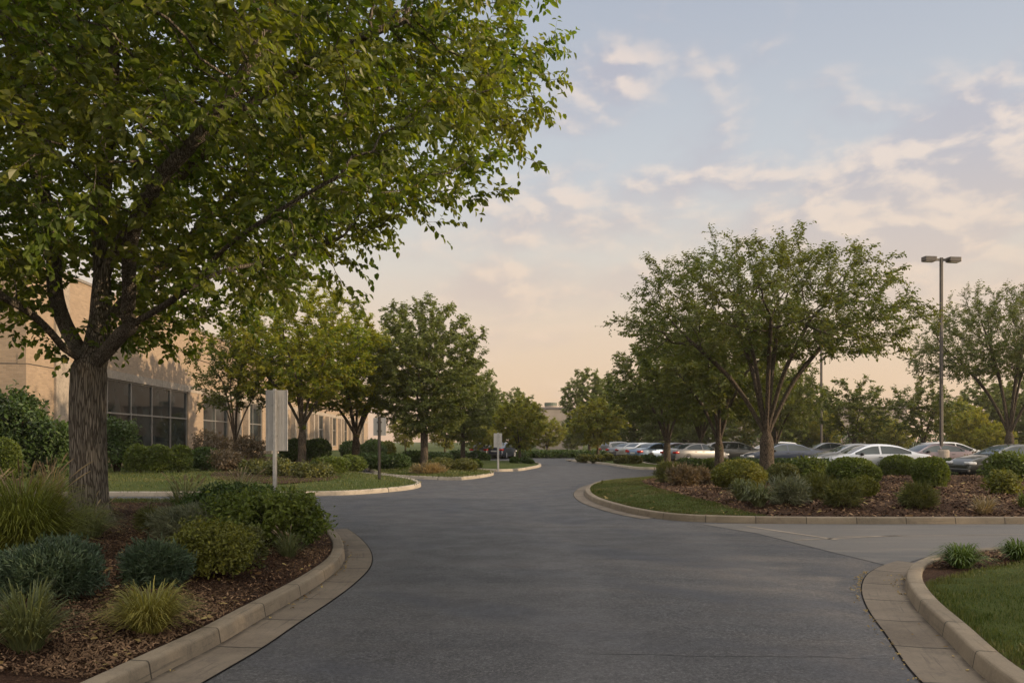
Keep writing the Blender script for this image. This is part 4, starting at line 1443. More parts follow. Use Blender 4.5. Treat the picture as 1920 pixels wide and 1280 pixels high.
# hedges farther down the drive
gD = 'low bushes on the grass beyond the island'
for cx, b, w_, t_, lab in ((1098, 865, 34, 853, 'low mound left of the neat rounded pale tree'), (1120, 866, 26, 854, 'low mound at the foot of the neat rounded pale tree'), (1140, 864, 20, 852, 'low mound right of the neat rounded pale tree'), (1170, 868, 36, 854, 'pale low hedge piece on the far grass'), (1190, 868, 26, 855, 'rounded bush on the far grass below the parked cars'), (1215, 869, 32, 853, 'dark bush in front of the blue car'), (1238, 871, 20, 856, 'small dark bush at the tail of the silver car')):
    shrub('clip', 'sh_deep' if 'dark' in lab else 'sh_olive', cx, b, w_, t_, lab, 1300, group=gD)
gF = 'hedge at the end of the drive'
for i, cx in enumerate((920, 950, 985, 1012, 1035, 1060, 1085, 1110, 1140, 1170)):
    shrub('hedge', 'sh_deep', cx, 858.5, 34, 846, 'length of dark hedge across the end of the drive', 900, group=gF)

gB = 'tall hedge along the back of the car park'
for i, cx in enumerate(range(1165, 1985, 42)):
    shrub('hedge', 'sh_deep', cx, 846.5, 50, 806 + (i * 7) % 9, 'stretch of tall dark hedge along the back of the car park', 700, group=gB)

# ------------------------------------------------------------------ the brick building on the left
def make_brick():
    m, g, b, out = material('tan_brick')
    uv = g.n('ShaderNodeTexCoord').outputs['UV']
    br = g.n('ShaderNodeTexBrick', {'Vector': uv, 'Color1': (0.34, 0.245, 0.16, 1), 'Color2': (0.245, 0.175, 0.112, 1), 'Mortar': (0.27, 0.21, 0.155, 1), 'Scale': 1.0, 'Mortar Size': 0.012, 'Brick Width': 0.29, 'Row Height': 0.1, 'Bias': 0.0})
    n = g.noise(uv, 0.6, 5.0)
    n2 = g.noise(g.n('ShaderNodeMapping', {'Vector': uv, 'Scale': (1.5, 14, 1)}).outputs[0], 1.0, 4.0)
    c = g.mix(g.maprange(n, 0.35, 0.7, 0, 0.3), br.outputs[0], (0.25, 0.18, 0.13, 1))
    c = g.mix(g.maprange(n2, 0.35, 0.75, 0, 0.35), c, (0.32, 0.235, 0.16, 1))
    g.set(b.inputs['Base Color'], c)
    b.inputs['Roughness'].default_value = 0.9
    g.set(b.inputs['Normal'], g.bump(br.outputs[1], 0.4, -0.01))
    return m


def glass_mat(name, col=(0.006, 0.008, 0.008, 1), rough=0.04, spec=0.7):
    m, g, b, out = material(name)
    n = g.noise(g.coord('Object', (0.3, 0.3, 0.3)), 2.0, 2.0)
    g.set(b.inputs['Base Color'], g.mix(g.maprange(n, 0.35, 0.65), col, vary(col, 4.0)))
    b.inputs['Roughness'].default_value = rough
    b.inputs['Specular IOR Level'].default_value = spec
    g.set(b.inputs['Normal'], g.bump(n, 0.03, 0.05))
    return m


M.update({
    'brick': make_brick(),
    'precast': concrete_mat('precast', (0.26, 0.22, 0.175, 1), (0.34, 0.285, 0.23, 1), 0),
    'coping': plain_mat('coping_metal', (0.25, 0.22, 0.19, 1), 0.5, 0.3),
    'glass': glass_mat('window_glass', spec=0.06),
    'frame': plain_mat('window_frame', (0.3, 0.28, 0.26, 1), 0.45, 0.5),
    'far_wall': plain_mat('far_wall', (0.3, 0.25, 0.21, 1), 0.9, nscale=0.3),
    'far_roof': plain_mat('far_roof', (0.16, 0.14, 0.13, 1), 0.8, nscale=0.5),
    'band': plain_mat('roof_band', (0.09, 0.11, 0.08, 1), 0.7, nscale=1.0),
    'sign': plain_mat('sign_back', (0.5, 0.48, 0.46, 1), 0.5, 0.25, nscale=3.0, namt=0.08),
    'galv': plain_mat('galvanised', (0.42, 0.41, 0.4, 1), 0.42, 0.6, nscale=8.0),
    'post_dark': plain_mat('dark_post', (0.05, 0.042, 0.036, 1), 0.55, 0.2),
    'bronze': plain_mat('bronze_paint', (0.06, 0.05, 0.042, 1), 0.5, 0.2, nscale=3.0),
    'lens': plain_mat('lamp_lens', (0.55, 0.46, 0.34, 1), 0.25),
    'base': plain_mat('pole_base', (0.3, 0.26, 0.22, 1), 0.9, nscale=5.0, bump=0.3),
})

BS = 1.22
CX, CY = BS * (-15.98 - 0.06 * 29.2), BS * 29.2                    # corner of the building
ang = math.atan2(1, -0.06)
bld = thing('brick_building', 'long tan brick building with dark grid windows behind the huge shade tree', 'building', (CX, CY, 0), ang)
# local x runs along the long face away from the eye, local -y is outwards (towards the drive)
LEN, TOP, DEEP = 104.0 * BS, CH + 6.6 * BS, 26.0
WY0, WM, WY1 = 0.85, CH + 1.27 * BS, CH + 2.82 * BS
spans = [(4.2 * BS, 17.2 * BS)] + [((19.9 + 9.2 * k) * BS, (25.1 + 9.2 * k) * BS) for k in range(9)]


def wallbox(mb, x0, x1, y0, y1, z0, z1):
    """box with UVs in metres; the long faces run in x"""
    for a, b_, c_, d_ in (((x0, y0), (x1, y0), 0, 0), ((x1, y0), (x1, y1), 1, 0), ((x1, y1), (x0, y1), 0, 0), ((x0, y1), (x0, y0), 1, 0)):
        ua, ub = (a[0], b_[0]) if c_ == 0 else (a[1], b_[1])
        mb.quad((*a, z0), (*b_, z0), (*b_, z1), (*a, z1), [(ua, z0), (ub, z0), (ub, z1), (ua, z1)])
    mb.quad((x0, y0, z1), (x1, y0, z1), (x1, y1, z1), (x0, y1, z1))
    mb.quad((x0, y1, z0), (x1, y1, z0), (x1, y0, z0), (x0, y0, z0))


mb = MB()
edges = [0.0]
for s0, s1 in spans:
    edges += [s0, s1]
edges.append(LEN)
for i in range(0, len(edges), 2):                      # piers
    wallbox(mb, edges[i], edges[i + 1], 0.0, 0.35, 0.0, WY1)
for s0, s1 in spans:                                   # below the sills
    wallbox(mb, s0, s1, 0.02, 0.33, 0.0, WY0)
wallbox(mb, 0.0, LEN, 0.003, 0.35, WY1 + 0.45, TOP)
wallbox(mb, 0.0, 0.35, 0.352, DEEP, 0.0, TOP - 0.002)
wallbox(mb, LEN - 0.35, LEN, 0.352, DEEP, 0.0, TOP - 0.002)
mb.build('wall', M['brick'], bld)
mb = MB()
wallbox(mb, 3.69, LEN + 0.02, -0.03, 0.36, WY1 + 0.002, WY1 + 0.448)
mb.build('lintel_band', M['precast'], bld)
mb = MB()
wallbox(mb, -0.02, 3.68, 0.001, 0.36, WY1 + 0.002, WY1 + 0.448)
mb.build('wall', M['brick'], bld)
mb = MB()
wallbox(mb, 2.4, 3.7, -0.12, -0.002, 0.0, TOP - 0.05)
mb.build('pilaster', M['precast'], bld)
for k in range(2, len(spans)):                          # slim fins on the far piers
    mb = MB()
    x0 = spans[k][0]
    wallbox(mb, x0 - 3.4, x0 - 2.7, -0.5, -0.002, 0.0, WY1 - 0.03)
    wallbox(mb, x0 - 0.6, x0 - 0.05, -0.5, -0.002, 0.0, WY1 - 0.03)
    mb.build('pilaster', M['precast'], bld)
mb = MB()
wallbox(mb, -0.06, LEN + 0.06, -0.07, 0.42, TOP + 0.003, TOP + 0.14)
wallbox(mb, -0.06, 0.42, 0.425, DEEP + 0.06, TOP + 0.003, TOP + 0.14)
mb.build('coping', M['coping'], bld)
mb = MB()
wallbox(mb, 0.36, LEN - 0.36, 0.36, DEEP, TOP - 0.5, TOP - 0.3)
mb.build('roof', M['far_roof'], bld)
# a joint line round the corner block
mb = MB()
wallbox(mb, -0.012, 2.39, -0.012, -0.001, WY1 - 0.02, WY1 + 0.02)
wallbox(mb, -0.012, -0.001, 0.0, DEEP, WY1 - 0.02, WY1 + 0.02)
mb.build('joint_line', M['post_dark'], bld)
for s0, s1 in spans:
    n = max(2, int(round((s1 - s0) / 2.6 / BS)))
    f = MB()
    for k in range(n + 1):
        x = s0 + (s1 - s0) * k / n
        x = min(max(x, s0 + 0.045), s1 - 0.045)
        f.box((x, 0.12, (WY0 + WY1) / 2), (0.075, 0.1, WY1 - WY0 - 0.004))
    for zz, hh in ((WY0 + 0.04, 0.07), (WM, 0.075), (WY1 - 0.045, 0.07)):
        for k in range(n):
            xa = s0 + (s1 - s0) * k / n + (0.083 if k == 0 else 0.04)
            xb = s0 + (s1 - s0) * (k + 1) / n - (0.083 if k == n - 1 else 0.04)
            f.box(((xa + xb) / 2, 0.122, zz), (xb - xa, 0.09, hh))
    w_ = f.build('window', M['frame'], bld)
    p = MB()
    p.box(((s0 + s1) / 2, 0.16, (WY0 + WY1) / 2), (s1 - s0 - 0.01, 0.02, WY1 - WY0 - 0.01))
    p.build('pane', M['glass'], w_)
    b2 = MB().box(((s0 + s1) / 2, -0.03, WY0 - 0.03), (s1 - s0 - 0.02, 0.22, 0.05))
    b2.build('sill', M['precast'], w_)

# far buildings
def far_building(name, label, px0, px1, d, top_px, deep, extra=None):
    x0, _, ztop = at(px0, top_px, d)
    x1 = at(px1, top_px, d)[0]
    t = thing(name, label, 'building', ((x0 + x1) / 2, d, 0))
    W = x1 - x0
    mb = MB()
    wallbox(mb, -W / 2, W / 2, 0, deep, 0, ztop)
    mb.build('wall', M['far_wall'], t)
    MB().box((0, deep / 2, ztop + 0.15), (W + 0.5, deep + 0.5, 0.3)).build('roof', M['far_roof'], t)
    n = max(2, int(W / 5))
    for k in range(n):
        x = -W / 2 + W * (k + 0.5) / n
        w = MB().box((x, -0.02, 1.9), (2.2, 0.1, 1.3)).build('window', M['frame'], t)
        MB().box((x, -0.08, 1.9), (2.0, 0.03, 1.1)).build('pane', M['glass'], w)
    return t, ztop


t, zt = far_building('far_building', 'far beige building with a drum on its roof across the end of the drive', 1012, 1092, 150, 766, 24)
mb = MB()
cx = (1035 - 1052) * 150 / F
mb.tube([(cx, 5, zt), (cx, 5, zt + 0.75)], 1.15, 20)
dr = mb.build('roof_drum', M['far_wall'], t)
mb = MB()
mb.tube([(cx, 5, zt + 0.76), (cx, 5, zt + 1.35)], 1.22, 20)
mb.build('band', M['band'], dr)
far_building('far_building', 'far beige building glimpsed above the smallest sign', 915, 946, 165, 767, 24)
far_building('low_building', 'long pale low building glimpsed behind the trees of the car park', 1372, 1700, 122, 765, 30)

# ------------------------------------------------------------------ sign panels seen from behind
def sign(px, base, x0, x1, y0, y1, label, post, rz=0.0):
    X, Y = gp(px, base, 0.2)
    z0 = height(X, Y)
    s = Y / F
    t = thing('street_sign', label, 'sign', (X, Y, z0), rz, 'sign panels along the drive')
    zb, zt = CH + (HZ - y1) * s - z0, CH + (HZ - y0) * s - z0
    w = (x1 - x0) * s
    off = ((x0 + x1) / 2 - px) * s
    mb = MB().box((off, 0.06, (zb + zt) / 2), (w, 0.004, zt - zb), bev=0.0)
    k = 14 if w > 0.5 else 8
    for i in range(k):                                 # extruded ribs of the panel back
        x = off - w / 2 + w * (i + 0.5) / k
        mb.box((x, 0.052, (zb + zt) / 2), (w / k * 0.5, 0.012, zt - zb - 0.01))
    for x in (off - w / 2, off + w / 2):
        mb.box((x, 0.05, (zb + zt) / 2), (0.012, 0.03, zt - zb + 0.006))
    mb.build('panel', M['sign'], t)
    pw = 0.075 if w > 0.5 else 0.055
    mb = MB().box((0, 0, (zt + 0.04) / 2), (pw, 0.05, zt + 0.04), bev=0.008)
    for sx in (-1, 1):
        mb.box((sx * (pw / 2 + 0.012), 0.022, (zt + 0.02) / 2), (0.026, 0.008, zt + 0.02))
    mb.build('post', M[post], t)
    for zz in (zb + 0.25 * (zt - zb), zb + 0.75 * (zt - zb)):
        b_ = MB().box((0, 0.034, zz), (pw + 0.12, 0.022, 0.05)).build('bracket', M['galv' if post == 'galv' else 'post_dark'], t)
        for sx in (-1, 1):
            MB().tube([(sx * (pw / 2 + 0.035), 0.022, zz), (sx * (pw / 2 + 0.035), 0.012, zz)], 0.012, 6).build('bolt', M['galv'], b_)
    return t


sign(515, 917, 498, 538, 731, 845, 'largest blank grey sign panel on a galvanised post near the brick building', 'galv')
sign(711, 901, 700, 723, 783, 816, 'grey sign panel seen from behind on a dark brown post', 'post_dark')
sign(934, 877, 926, 941, 812, 838, 'smallest grey sign panel on a pale post far down the drive', 'galv')

# ------------------------------------------------------------------ car park lamps
def lamp(px, d, top, label, base_h, r0):
    x = (px - 960) * d / F
    t = thing('lamp_post', label, 'lamp post', (x, d, 0), 0.12, 'lamp posts of the car park')
    z = CH + (HZ - top) * d / F
    mb = MB().tube([(0, 0, -0.1), (0, 0, base_h - 0.05), (0, 0, base_h)], [0.4, 0.4, 0.36], 24)
    mb.build('concrete_base', M['base'], t, False)
    mb = MB().box((0, 0, base_h + 0.02), (0.46, 0.46, 0.04))
    mb.box((0, 0, (base_h + 0.04 + z) / 2), (r0, r0, z - base_h - 0.04), bev=0.02)
    mb.build('pole', M['bronze'], t)
    a = MB().box((0, 0, z - 0.12), (0.75, 0.1, 0.12), bev=0.01)
    a.build('arm', M['bronze'], t)
    for sx in (-1, 1):
        h = MB()
        h.box((sx * 0.72, 0, z - 0.1), (0.68, 0.42, 0.26), bev=0.03)
        hd = h.build('lamp_head', M['bronze'], t)
        MB().box((sx * 0.73, 0, z - 0.24), (0.54, 0.32, 0.03)).build('lens', M['lens'], hd)


lamp(1765, 44, 483, 'tall bronze lamp post with two box heads on a concrete base', 1.1, 0.145)
lamp(1540, 74, 600, 'thin far lamp post half hidden by the island tree', 0.8, 0.17)

# ------------------------------------------------------------------ cars
def paint_mat(name, c, metal=0.3):
    m, g, b, out = material(name)
    n = g.noise(g.coord('Object'), 300.0, 2.0)
    g.set(b.inputs['Base Color'], g.mix(n, vary(c, 0.85), vary(c, 1.15)))
    b.inputs['Metallic'].default_value = metal
    b.inputs['Roughness'].default_value = 0.32
    b.inputs['Coat Weight'].default_value = 0.8
    b.inputs['Coat Roughness'].default_value = 0.06
    return m


M.update({
    'rubber': plain_mat('tyre_rubber', (0.018, 0.018, 0.019, 1), 0.85, nscale=20.0),
    'rim': plain_mat('alloy_rim', (0.35, 0.35, 0.36, 1), 0.3, 0.9, nscale=10.0),
    'car_glass': glass_mat('car_glass', (0.012, 0.016, 0.017, 1), 0.03),
    'tail': plain_mat('tail_light_plastic', (0.4, 0.02, 0.015, 1), 0.15),
    'head': plain_mat('head_light_plastic', (0.5, 0.5, 0.5, 1), 0.08),
    'trim': plain_mat('black_trim', (0.02, 0.02, 0.021, 1), 0.6),
    'plate': plain_mat('plate_white', (0.5, 0.5, 0.48, 1), 0.5),
})

SEDAN = ([(-2.36, .55), (-2.33, .86), (-2.2, .98), (-1.75, 1.03), (-1.6, 1.06), (-1.3, 1.2), (-.95, 1.35), (-.55, 1.43), (-.1, 1.455), (.3, 1.43), (.6, 1.34), (.95, 1.17), (1.28, 1.0), (1.6, .95), (1.95, .88), (2.2, .78), (2.33, .66), (2.38, .5)], -1.62, 1.3)
HATCH = ([(-2.15, .6), (-2.13, .95), (-2.08, 1.1), (-1.95, 1.3), (-1.75, 1.45), (-1.3, 1.5), (-.8, 1.53), (-.3, 1.53), (.15, 1.49), (.5, 1.38), (.9, 1.2), (1.25, 1.03), (1.5, .98), (1.85, .9), (2.1, .78), (2.2, .62), (2.24, .5)], -2.05, 1.27)


def make_car(nm, prof, paint):
    pts, gl0, gl1 = prof
    xs = np.array([p[0] for p in pts])
    zs = np.array([p[1] for p in pts])
    X = np.unique(np.round(np.concatenate([np.linspace(xs[0], xs[-1], 49), [-0.06, 0.02, gl0 + .12, gl1 - .12, 0.95]]), 3))
    # smooth the profile a little
    Z = np.interp(X, xs, zs)
    Zs = (np.interp(X - 0.06, xs, zs) + Z * 2 + np.interp(X + 0.06, xs, zs)) / 4
    W = 0.89
    rows = []
    for x, zt in zip(X, Zs):
        f = (x - xs[0]) / (xs[-1] - xs[0])
        nose = max(0.0, (abs(x - (xs[0] + xs[-1]) / 2) / ((xs[-1] - xs[0]) / 2)) ** 4)
        w = W * (1 - 0.16 * nose)
        belt = 0.97 - 0.03 * x / 2.3
        bz = min(belt, zt - 0.045)
        gh = zt - bz
        wr = w * 0.96 - 0.5 * max(0, gh - 0.05) - 0.03
        zb = 0.2 + 0.1 * nose
        k = lambda a: (w * 0.96 + (wr - w * 0.96) * a, bz + (zt - 0.03 * min(1, gh / .2) - bz) * a)
        rows.append([(0.0, zb), (w * 0.86, zb), (w * 0.97, zb + 0.12), (w, 0.5 * bz + 0.12), (w * 0.985, bz - 0.14), (w * 0.965, bz - 0.015), k(0.06), k(0.86), k(1.0), (wr * 0.82, zt - 0.008), (wr * 0.4, zt + 0.006), (0, zt + 0.01)])
    nx, nr = len(X), len(rows[0])
    full = np.zeros((nx, 2 * nr - 2, 3))
    for i in range(nx):
        for j in range(nr):
            full[i, j] = (X[i], rows[i][j][0], rows[i][j][1])
            if 0 < j < nr - 1:
                full[i, 2 * nr - 2 - j] = (X[i], -rows[i][j][0], rows[i][j][1])
    nring = 2 * nr - 2
    V = full.reshape(-1, 3)
    groups = {k: [] for k in ('body', 'side_l', 'side_r', 'windshield', 'rear_window')}
    for i in range(nx - 1):
        xm = (X[i] + X[i + 1]) / 2
        zt = (Zs[i] + Zs[i + 1]) / 2
        bz = 0.97
        for j in range(nring):
            j2 = (j + 1) % nring
            q = (i * nring + j, (i + 1) * nring + j, (i + 1) * nring + j2, i * nring + j2)
            jj = j if j < nr - 1 else nring - 1 - j
            g = 'body'
            if jj == 6 and gl0 + 0.28 < xm < gl1 - 0.22 and zt - bz > 0.1 and not -0.06 < xm < 0.02:
                g = 'side_l' if j < nr - 1 else 'side_r'
            elif jj in (9, 10) or (jj == 8 and False):
                slope_f = 0.55 < xm < gl1 - 0.05
                if slope_f and zt < 1.42:
                    g = 'windshield'
                if gl0 + 0.04 < xm < (-0.85 if prof is SEDAN else -1.72) and zt < 1.42:
                    g = 'rear_window'
            groups[g].append(q)
    parts = {}
    groups['body'] = [('q', q) for q in groups['body']]
    bq = [q for _, q in groups['body']]
    caps = [tuple(range(nring)), tuple((nx - 1) * nring + k for k in range(nring))[::-1]]
    # close both ends with a fan so that bumper faces are not flat
    me = bpy.data.meshes.new(nm + '_body')
    me.from_pydata([tuple(v) for v in V], [], bq + caps)
    me.materials.append(paint)
    me.polygons.foreach_set('use_smooth', np.array([True] * len(bq) + [False, False]))
    parts['body'] = me
    for k in ('side_l', 'side_r', 'windshield', 'rear_window'):
        if groups[k]:
            mm = mesh_np(nm + k, V, [np.array(groups[k])], M['car_glass'], True)
            bm = bmesh.new()
            bm.from_mesh(mm)
            bmesh.ops.delete(bm, geom=[v for v in bm.verts if not v.link_faces], context='VERTS')
            bm.to_mesh(mm)
            bm.free()
            parts[k] = mm
    return parts, (xs[0], xs[-1])


def car_wheel():
    a = MB()
    ring = [(0.215, -0.1), (0.29, -0.11), (0.325, -0.08), (0.33, 0), (0.325, 0.08), (0.29, 0.11), (0.215, 0.1)]
    n = 28
    vs, fs = [], []
    for k in range(n):
        t = 2 * PI * k / n
        for rr, yy in ring:
            vs.append((rr * math.cos(t), yy, rr * math.sin(t)))
    m = len(ring)
    for k in range(n):
        for j in range(m - 1):
            fs.append((k * m + j, ((k + 1) % n) * m + j, ((k + 1) % n) * m + j + 1, k * m + j + 1))
    a.add(vs, fs)
    tyre = a.mesh('tyre_mesh', M['rubber'], True)
    b_ = MB()
    b_.tube([(0, -0.07, 0), (0, 0.07, 0)], 0.06, 12)
    for k in range(10):
        t = 2 * PI * k / 10
        c, s = math.cos(t), math.sin(t)
        q = MB().box((0.13, 0, 0), (0.19, 0.12, 0.045))
        b_.add([(v[0] * c - v[2] * s, v[1], v[0] * s + v[2] * c) for v in q.v], q.f)
    rim = b_.mesh('rim_mesh', M['rim'], True)
    return tyre, rim


TYRE, RIM = car_wheel()
ARCH = MB().tube([(0, -0.02, 0), (0, 0.02, 0)], 0.39, 28).mesh('arch_mesh', M['trim'])
CARS = {}


def put_car(label, kind, paint, px, d, rz, z=0.0):
    """px: photo column of the middle of the car; rz: heading, 0 = nose to the right"""
    key = (kind, paint.name)
    if key not in CARS:
        CARS[key] = make_car('car_' + paint.name, SEDAN if kind == 'sedan' else HATCH, paint)
    parts, (xa, xb) = CARS[key]
    t = thing('parked_car' if kind == 'sedan' else 'parked_hatchback', label, 'car', ((px - 960) * d / F, d, z), rz, 'cars in the car park')
    body = link('body', parts['body'], t)
    for k, nme in (('side_l', 'side_window'), ('side_r', 'side_window'), ('windshield', 'windshield'), ('rear_window', 'rear_window')):
        if k in parts:
            link(nme, parts[k], t)
    for sx in (xb - 0.98, xa + 1.02):
        for sy in (-1, 1):
            link('wheel_arch', ARCH, body, (sx, sy * 0.862, 0.36))
            w = link('wheel', TYRE, t, (sx, sy * 0.79, 0.33))
            link('rim', RIM, w, (0, sy * 0.05, 0))
    for sy in (-1, 1):
        link('tail_light', CARM['tail'], t, (xa + 0.13, sy * 0.66, 0.82))
        link('headlight', CARM['head'], t, (xb - 0.16, sy * 0.64, 0.66), 0)
        mr = link('mirror', CARM['mirror'], t, (0.82, sy * 0.93, 1.0))
    link('licence_plate', CARM['plate'], t, (xa - 0.005, 0, 0.7))
    link('bumper', CARM['bump'], t, (xa + 0.02, 0, 0.38))
    link('bumper', CARM['bump'], t, (xb - 0.02, 0, 0.36))
    for sy in (-1, 1):
        for hx in (-0.32, 0.55 - 1.3 + 1.1):
            link('door_handle', CARM['handle'], t, (hx - 0.35, sy * 0.888, 0.86))
    return t


CARM = {
    'tail': MB().box((0, 0, 0), (0.34, 0.34, 0.15), bev=0.04).mesh('tail_mesh', M['tail'], True),
    'head': MB().box((0, 0, 0), (0.36, 0.36, 0.13), bev=0.05).mesh('head_mesh', M['head'], True),
    'mirror': MB().box((0, 0, 0), (0.12, 0.2, 0.13), bev=0.04).mesh('mirror_mesh', M['trim'], True),
    'plate': MB().box((0, 0, 0), (0.03, 0.5, 0.12)).mesh('plate_mesh', M['plate']),
    'bump': MB().box((0, 0, 0), (0.16, 1.5, 0.16), bev=0.05).mesh('bump_mesh', M['trim'], True),
    'handle': MB().box((0, 0, 0), (0.17, 0.03, 0.03), bev=0.01).mesh('handle_mesh', M['trim'], True),
}
silver, white, navy = paint_mat('paint_silver', (0.1, 0.1, 0.108, 1), 0.1), paint_mat('paint_white', (0.6, 0.6, 0.6, 1), 0.1), paint_mat('paint_navy', (0.03, 0.04, 0.07, 1))
grey, maroon, blue = paint_mat('paint_grey', (0.12, 0.12, 0.125, 1), 0.5), paint_mat('paint_mauve', (0.14, 0.1, 0.11, 1), 0.3), paint_mat('paint_blue', (0.09, 0.14, 0.22, 1), 0.3)
taupe, bright = paint_mat('paint_taupe', (0.05, 0.05, 0.045, 1), 0.4), paint_mat('paint_bright_silver', (0.5, 0.51, 0.54, 1), 0.4)
put_car('bright silver sedan facing left, nearest behind the hedge', 'sedan', bright, 1638, 37.0, PI - 0.08)
put_car('dark navy sedan right behind the island tree trunk', 'sedan', navy, 1468, 49.0, PI + 0.03)
put_car('grey sedan whose roof shows left of the silver sedan', 'sedan', grey, 1603, 43.5, PI)
put_car('mauve grey sedan facing left between silver sedan and lamp post', 'sedan', maroon, 1748, 44.6, PI + 0.1)
put_car('white hatchback showing right of the lamp post', 'hatchback', white, 1782, 53.0, 0.0)
put_car('dark taupe car with bright windscreen at the right edge', 'sedan', taupe, 1896, 34.0, PI + 0.06)
put_car('grey silver sedan with red tail lights at the left of the car park', 'sedan', silver, 1303, 55.0, 0.5)
put_car('blue sedan left of the grey silver sedan', 'sedan', blue, 1232, 60.0, 0.55)
put_car('dark car hidden between the blue and grey silver sedans', 'sedan', maroon, 1266, 62.0, 0.55)
put_car('white sedan left of the blue sedan', 'sedan', white, 1207, 67.0, 0.55)
put_car('grey sedan second from the left end of the row', 'sedan', grey, 1186, 71.0, 0.55)
put_car('silver hatchback at the far left end of the row', 'hatchback', silver, 1166, 76.0, 0.55)
put_car('white sedan seen past the left of the island tree', 'sedan', white, 1352, 66.0, 0.2)
put_car('taupe hatchback deep in the car park behind the hedge', 'hatchback', taupe, 1380, 60.0, 0.0)
put_car('white hatchback behind the navy sedan', 'hatchback', white, 1445, 62.0, PI)
put_car('pale silver sedan deep behind the thin far lamp post', 'sedan', silver, 1550, 66.0, PI)
put_car('navy sedan parked at the far left bend of the drive', 'sedan', navy, 940, 72.0, 1.3)
put_car('grey sedan parked beside the navy one at the far bend', 'sedan', grey, 912, 72.0, 1.3)

# ------------------------------------------------------------------ sky, sun, camera
EL, AZ = math.radians(10.0), math.radians(-12.0)          # height of the sun; turn from +x towards +y
sun_dir = Vector((math.cos(EL) * math.cos(AZ), math.cos(EL) * math.sin(AZ), math.sin(EL)))
sl = bpy.data.lights.new('sun', 'SUN')
sl.energy = 4.6
sl.angle = math.radians(0.53)
sl.color = (1.0, 0.76, 0.5)
so = link('sun', sl)
so.rotation_euler = sun_dir.to_track_quat('Z', 'Y').to_euler()

world = bpy.data.worlds.new('World')
SC.world = world
world.use_nodes = True
g = NT(world.node_tree)
wo = g.n('ShaderNodeOutputWorld')
bg = g.n('ShaderNodeBackground')
g.t.links.new(bg.outputs[0], wo.inputs[0])
sky = g.n('ShaderNodeTexSky', sky_type='NISHITA', sun_disc=False, sun_elevation=EL, sun_rotation=PI / 2 - AZ, air_density=1.0, dust_density=1.6, ozone_density=1.2)
d = g.n('ShaderNodeTexCoord').outputs['Generated']
x, y, z = g.xyz(d)
el = g.math('DIVIDE', g.math('ARCSINE', z), math.radians(90.0))
grad = g.ramp(el, [(0.0, lin(210, 172, 142)), (0.035, lin(224, 194, 163)), (0.085, lin(222, 200, 177)), (0.14, lin(211, 204, 194)), (0.2, lin(195, 199, 203)), (0.27, lin(181, 187, 197)), (0.34, lin(167, 175, 190)), (0.5, (1.0, 1.0, 1.0)), (0.7, (2.5, 2.35, 2.2)), (1.0, (2.8, 2.6, 2.4))])  # top stops, above the view, raised to add light on the ground
# added fill: the sky behind the eye is raised to light facing sides
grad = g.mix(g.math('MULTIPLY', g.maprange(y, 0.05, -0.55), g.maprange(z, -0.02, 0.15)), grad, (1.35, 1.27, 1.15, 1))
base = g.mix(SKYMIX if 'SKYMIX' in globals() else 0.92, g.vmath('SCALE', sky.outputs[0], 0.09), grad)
# clouds: a noise sheet at a height, thickened where banks lie (azimuth, elevation)
zc = g.math('ADD', g.math('MAXIMUM', z, 0.0), 0.10)
px_, py_ = g.math('DIVIDE', x, zc), g.math('DIVIDE', y, zc)
cp = g.n('ShaderNodeCombineXYZ', {0: px_, 1: py_, 2: 3.7}).outputs[0]
wn = g.n('ShaderNodeTexNoise', {'Vector': cp, 'Scale': 0.9, 'Detail': 3.0})
cpw = g.vmath('ADD', cp, g.vmath('SCALE', wn.outputs[1], 0.5))
azm = g.math('ARCTAN2', x, y)
elr = g.math('ARCSINE', z)
cp = g.n('ShaderNodeCombineXYZ', {0: g.math('MULTIPLY', azm, 8.0), 1: g.math('MULTIPLY', elr, 15.0), 2: 1.3}).outputs[0]
wn = g.n('ShaderNodeTexNoise', {'Vector': cp, 'Scale': 0.8, 'Detail': 3.0})
cpw = g.vmath('ADD', cp, g.vmath('SCALE', wn.outputs[1], 0.4))
n1 = g.noise(cpw, 1.0, 9.0, 0.52)
n2 = g.noise(g.vmath('ADD', cpw, (0.1, 0.16, 0.0)), 1.0, 9.0, 0.52)
mask = None
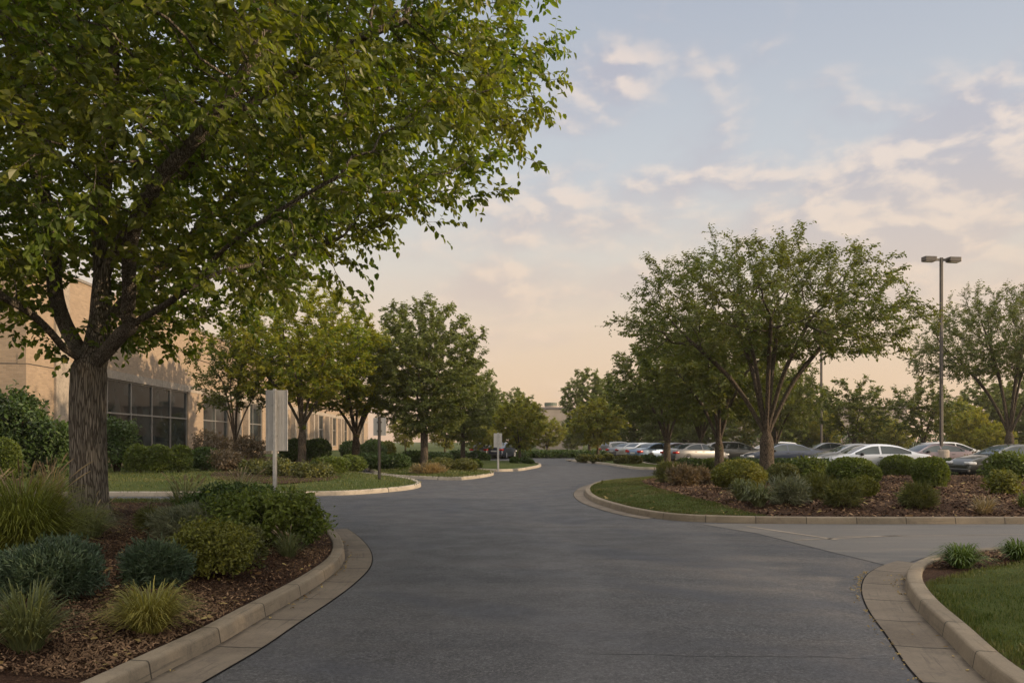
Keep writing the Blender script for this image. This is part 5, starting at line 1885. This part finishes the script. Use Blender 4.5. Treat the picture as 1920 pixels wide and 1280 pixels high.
for cxp, cyp, rx, ry, wgt in ((1285, 105, 100, 45, .85), (1150, 150, 120, 50, .8), (1090, 225, 170, 50, .5), (1260, 345, 420, 65, .95), (1130, 420, 280, 50, .85), (1060, 545, 280, 55, .9), (1500, 420, 420, 65, .85), (1745, 445, 230, 60, 1.1), (1800, 290, 250, 90, 1.45), (1640, 335, 170, 50, 1.15), (1400, 470, 300, 50, .6), (1880, 540, 240, 70, .8), (960, 640, 260, 30, .45), (700, 320, 500, 120, .3), (2300, 350, 500, 200, .6), (300, 200, 400, 200, .3)):
    a0 = math.atan((cxp - 960) / F)
    e0 = math.atan((HZ - cyp) / F * math.cos(a0))
    da = g.math('MULTIPLY', g.math('SUBTRACT', azm, a0), F / rx)
    de = g.math('MULTIPLY', g.math('SUBTRACT', elr, e0), F / ry)
    q = g.math('ADD', g.math('MULTIPLY', da, da), g.math('MULTIPLY', de, de))
    gs = g.math('MULTIPLY', g.math('POWER', 2.718, g.math('MULTIPLY', q, -0.7)), wgt)
    mask = gs if mask is None else g.math('MAXIMUM', mask, gs)
mask = g.math('ADD', mask, g.math('MULTIPLY', g.maprange(y, 0.2, -0.2), 0.35))
dens = g.math('ADD', n1, g.math('MULTIPLY', g.math('SUBTRACT', mask, 0.62), 0.34))
cov = g.math('MULTIPLY', g.maprange(dens, 0.33, 0.68, 0.0, 0.92), g.maprange(el, 0.5, 0.34))
lit = g.maprange(g.math('SUBTRACT', n1, n2), -0.05, 0.1)
ccol = g.mix(lit, lin(172, 170, 182), lin(234, 214, 199))
ccol = g.mix(g.maprange(el, 0.24, 0.1, 0, 0.55), ccol, lin(216, 190, 165))
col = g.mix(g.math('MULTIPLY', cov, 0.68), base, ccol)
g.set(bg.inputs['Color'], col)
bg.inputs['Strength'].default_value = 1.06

cam = bpy.data.cameras.new('camera')
cam.sensor_width = 36.0
cam.lens = F / 1920 * 36
cam.shift_y = (HZ - 640) / 1920
cam.clip_end = 5000
cam.clip_start = 0.05
co = link('camera', cam, None, (0, 0, CH))
co.rotation_euler = (PI / 2, 0, 0)
SC.camera = co

SC.view_settings.view_transform = 'Standard'
SC.view_settings.look = 'None'
SC.view_settings.exposure = 0.12
SC.view_settings.gamma = 1.0
SC.cycles.max_bounces = 7
SC.cycles.diffuse_bounces = 3
SC.cycles.transmission_bounces = 4
SC.cycles.glossy_bounces = 3
SC.cycles.use_adaptive_sampling = True
SC.cycles.adaptive_threshold = 0.02

# ------------------------------------------------------------------ the air
hm = bpy.data.materials.new('evening_haze')
hm.use_nodes = True
g = NT(hm.node_tree)
ho = g.n('ShaderNodeOutputMaterial')
pv = g.n('ShaderNodeVolumePrincipled', {'Color': (0.95, 0.9, 0.84, 1), 'Density': HAZE, 'Anisotropy': 0.2})
g.t.links.new(pv.outputs[0], ho.inputs['Volume'])
tag(MB().box((0, 390, 9.0), (1420, 1040, 22)).build('haze', hm), kind='stuff')
SC.cycles.volume_bounces = 0
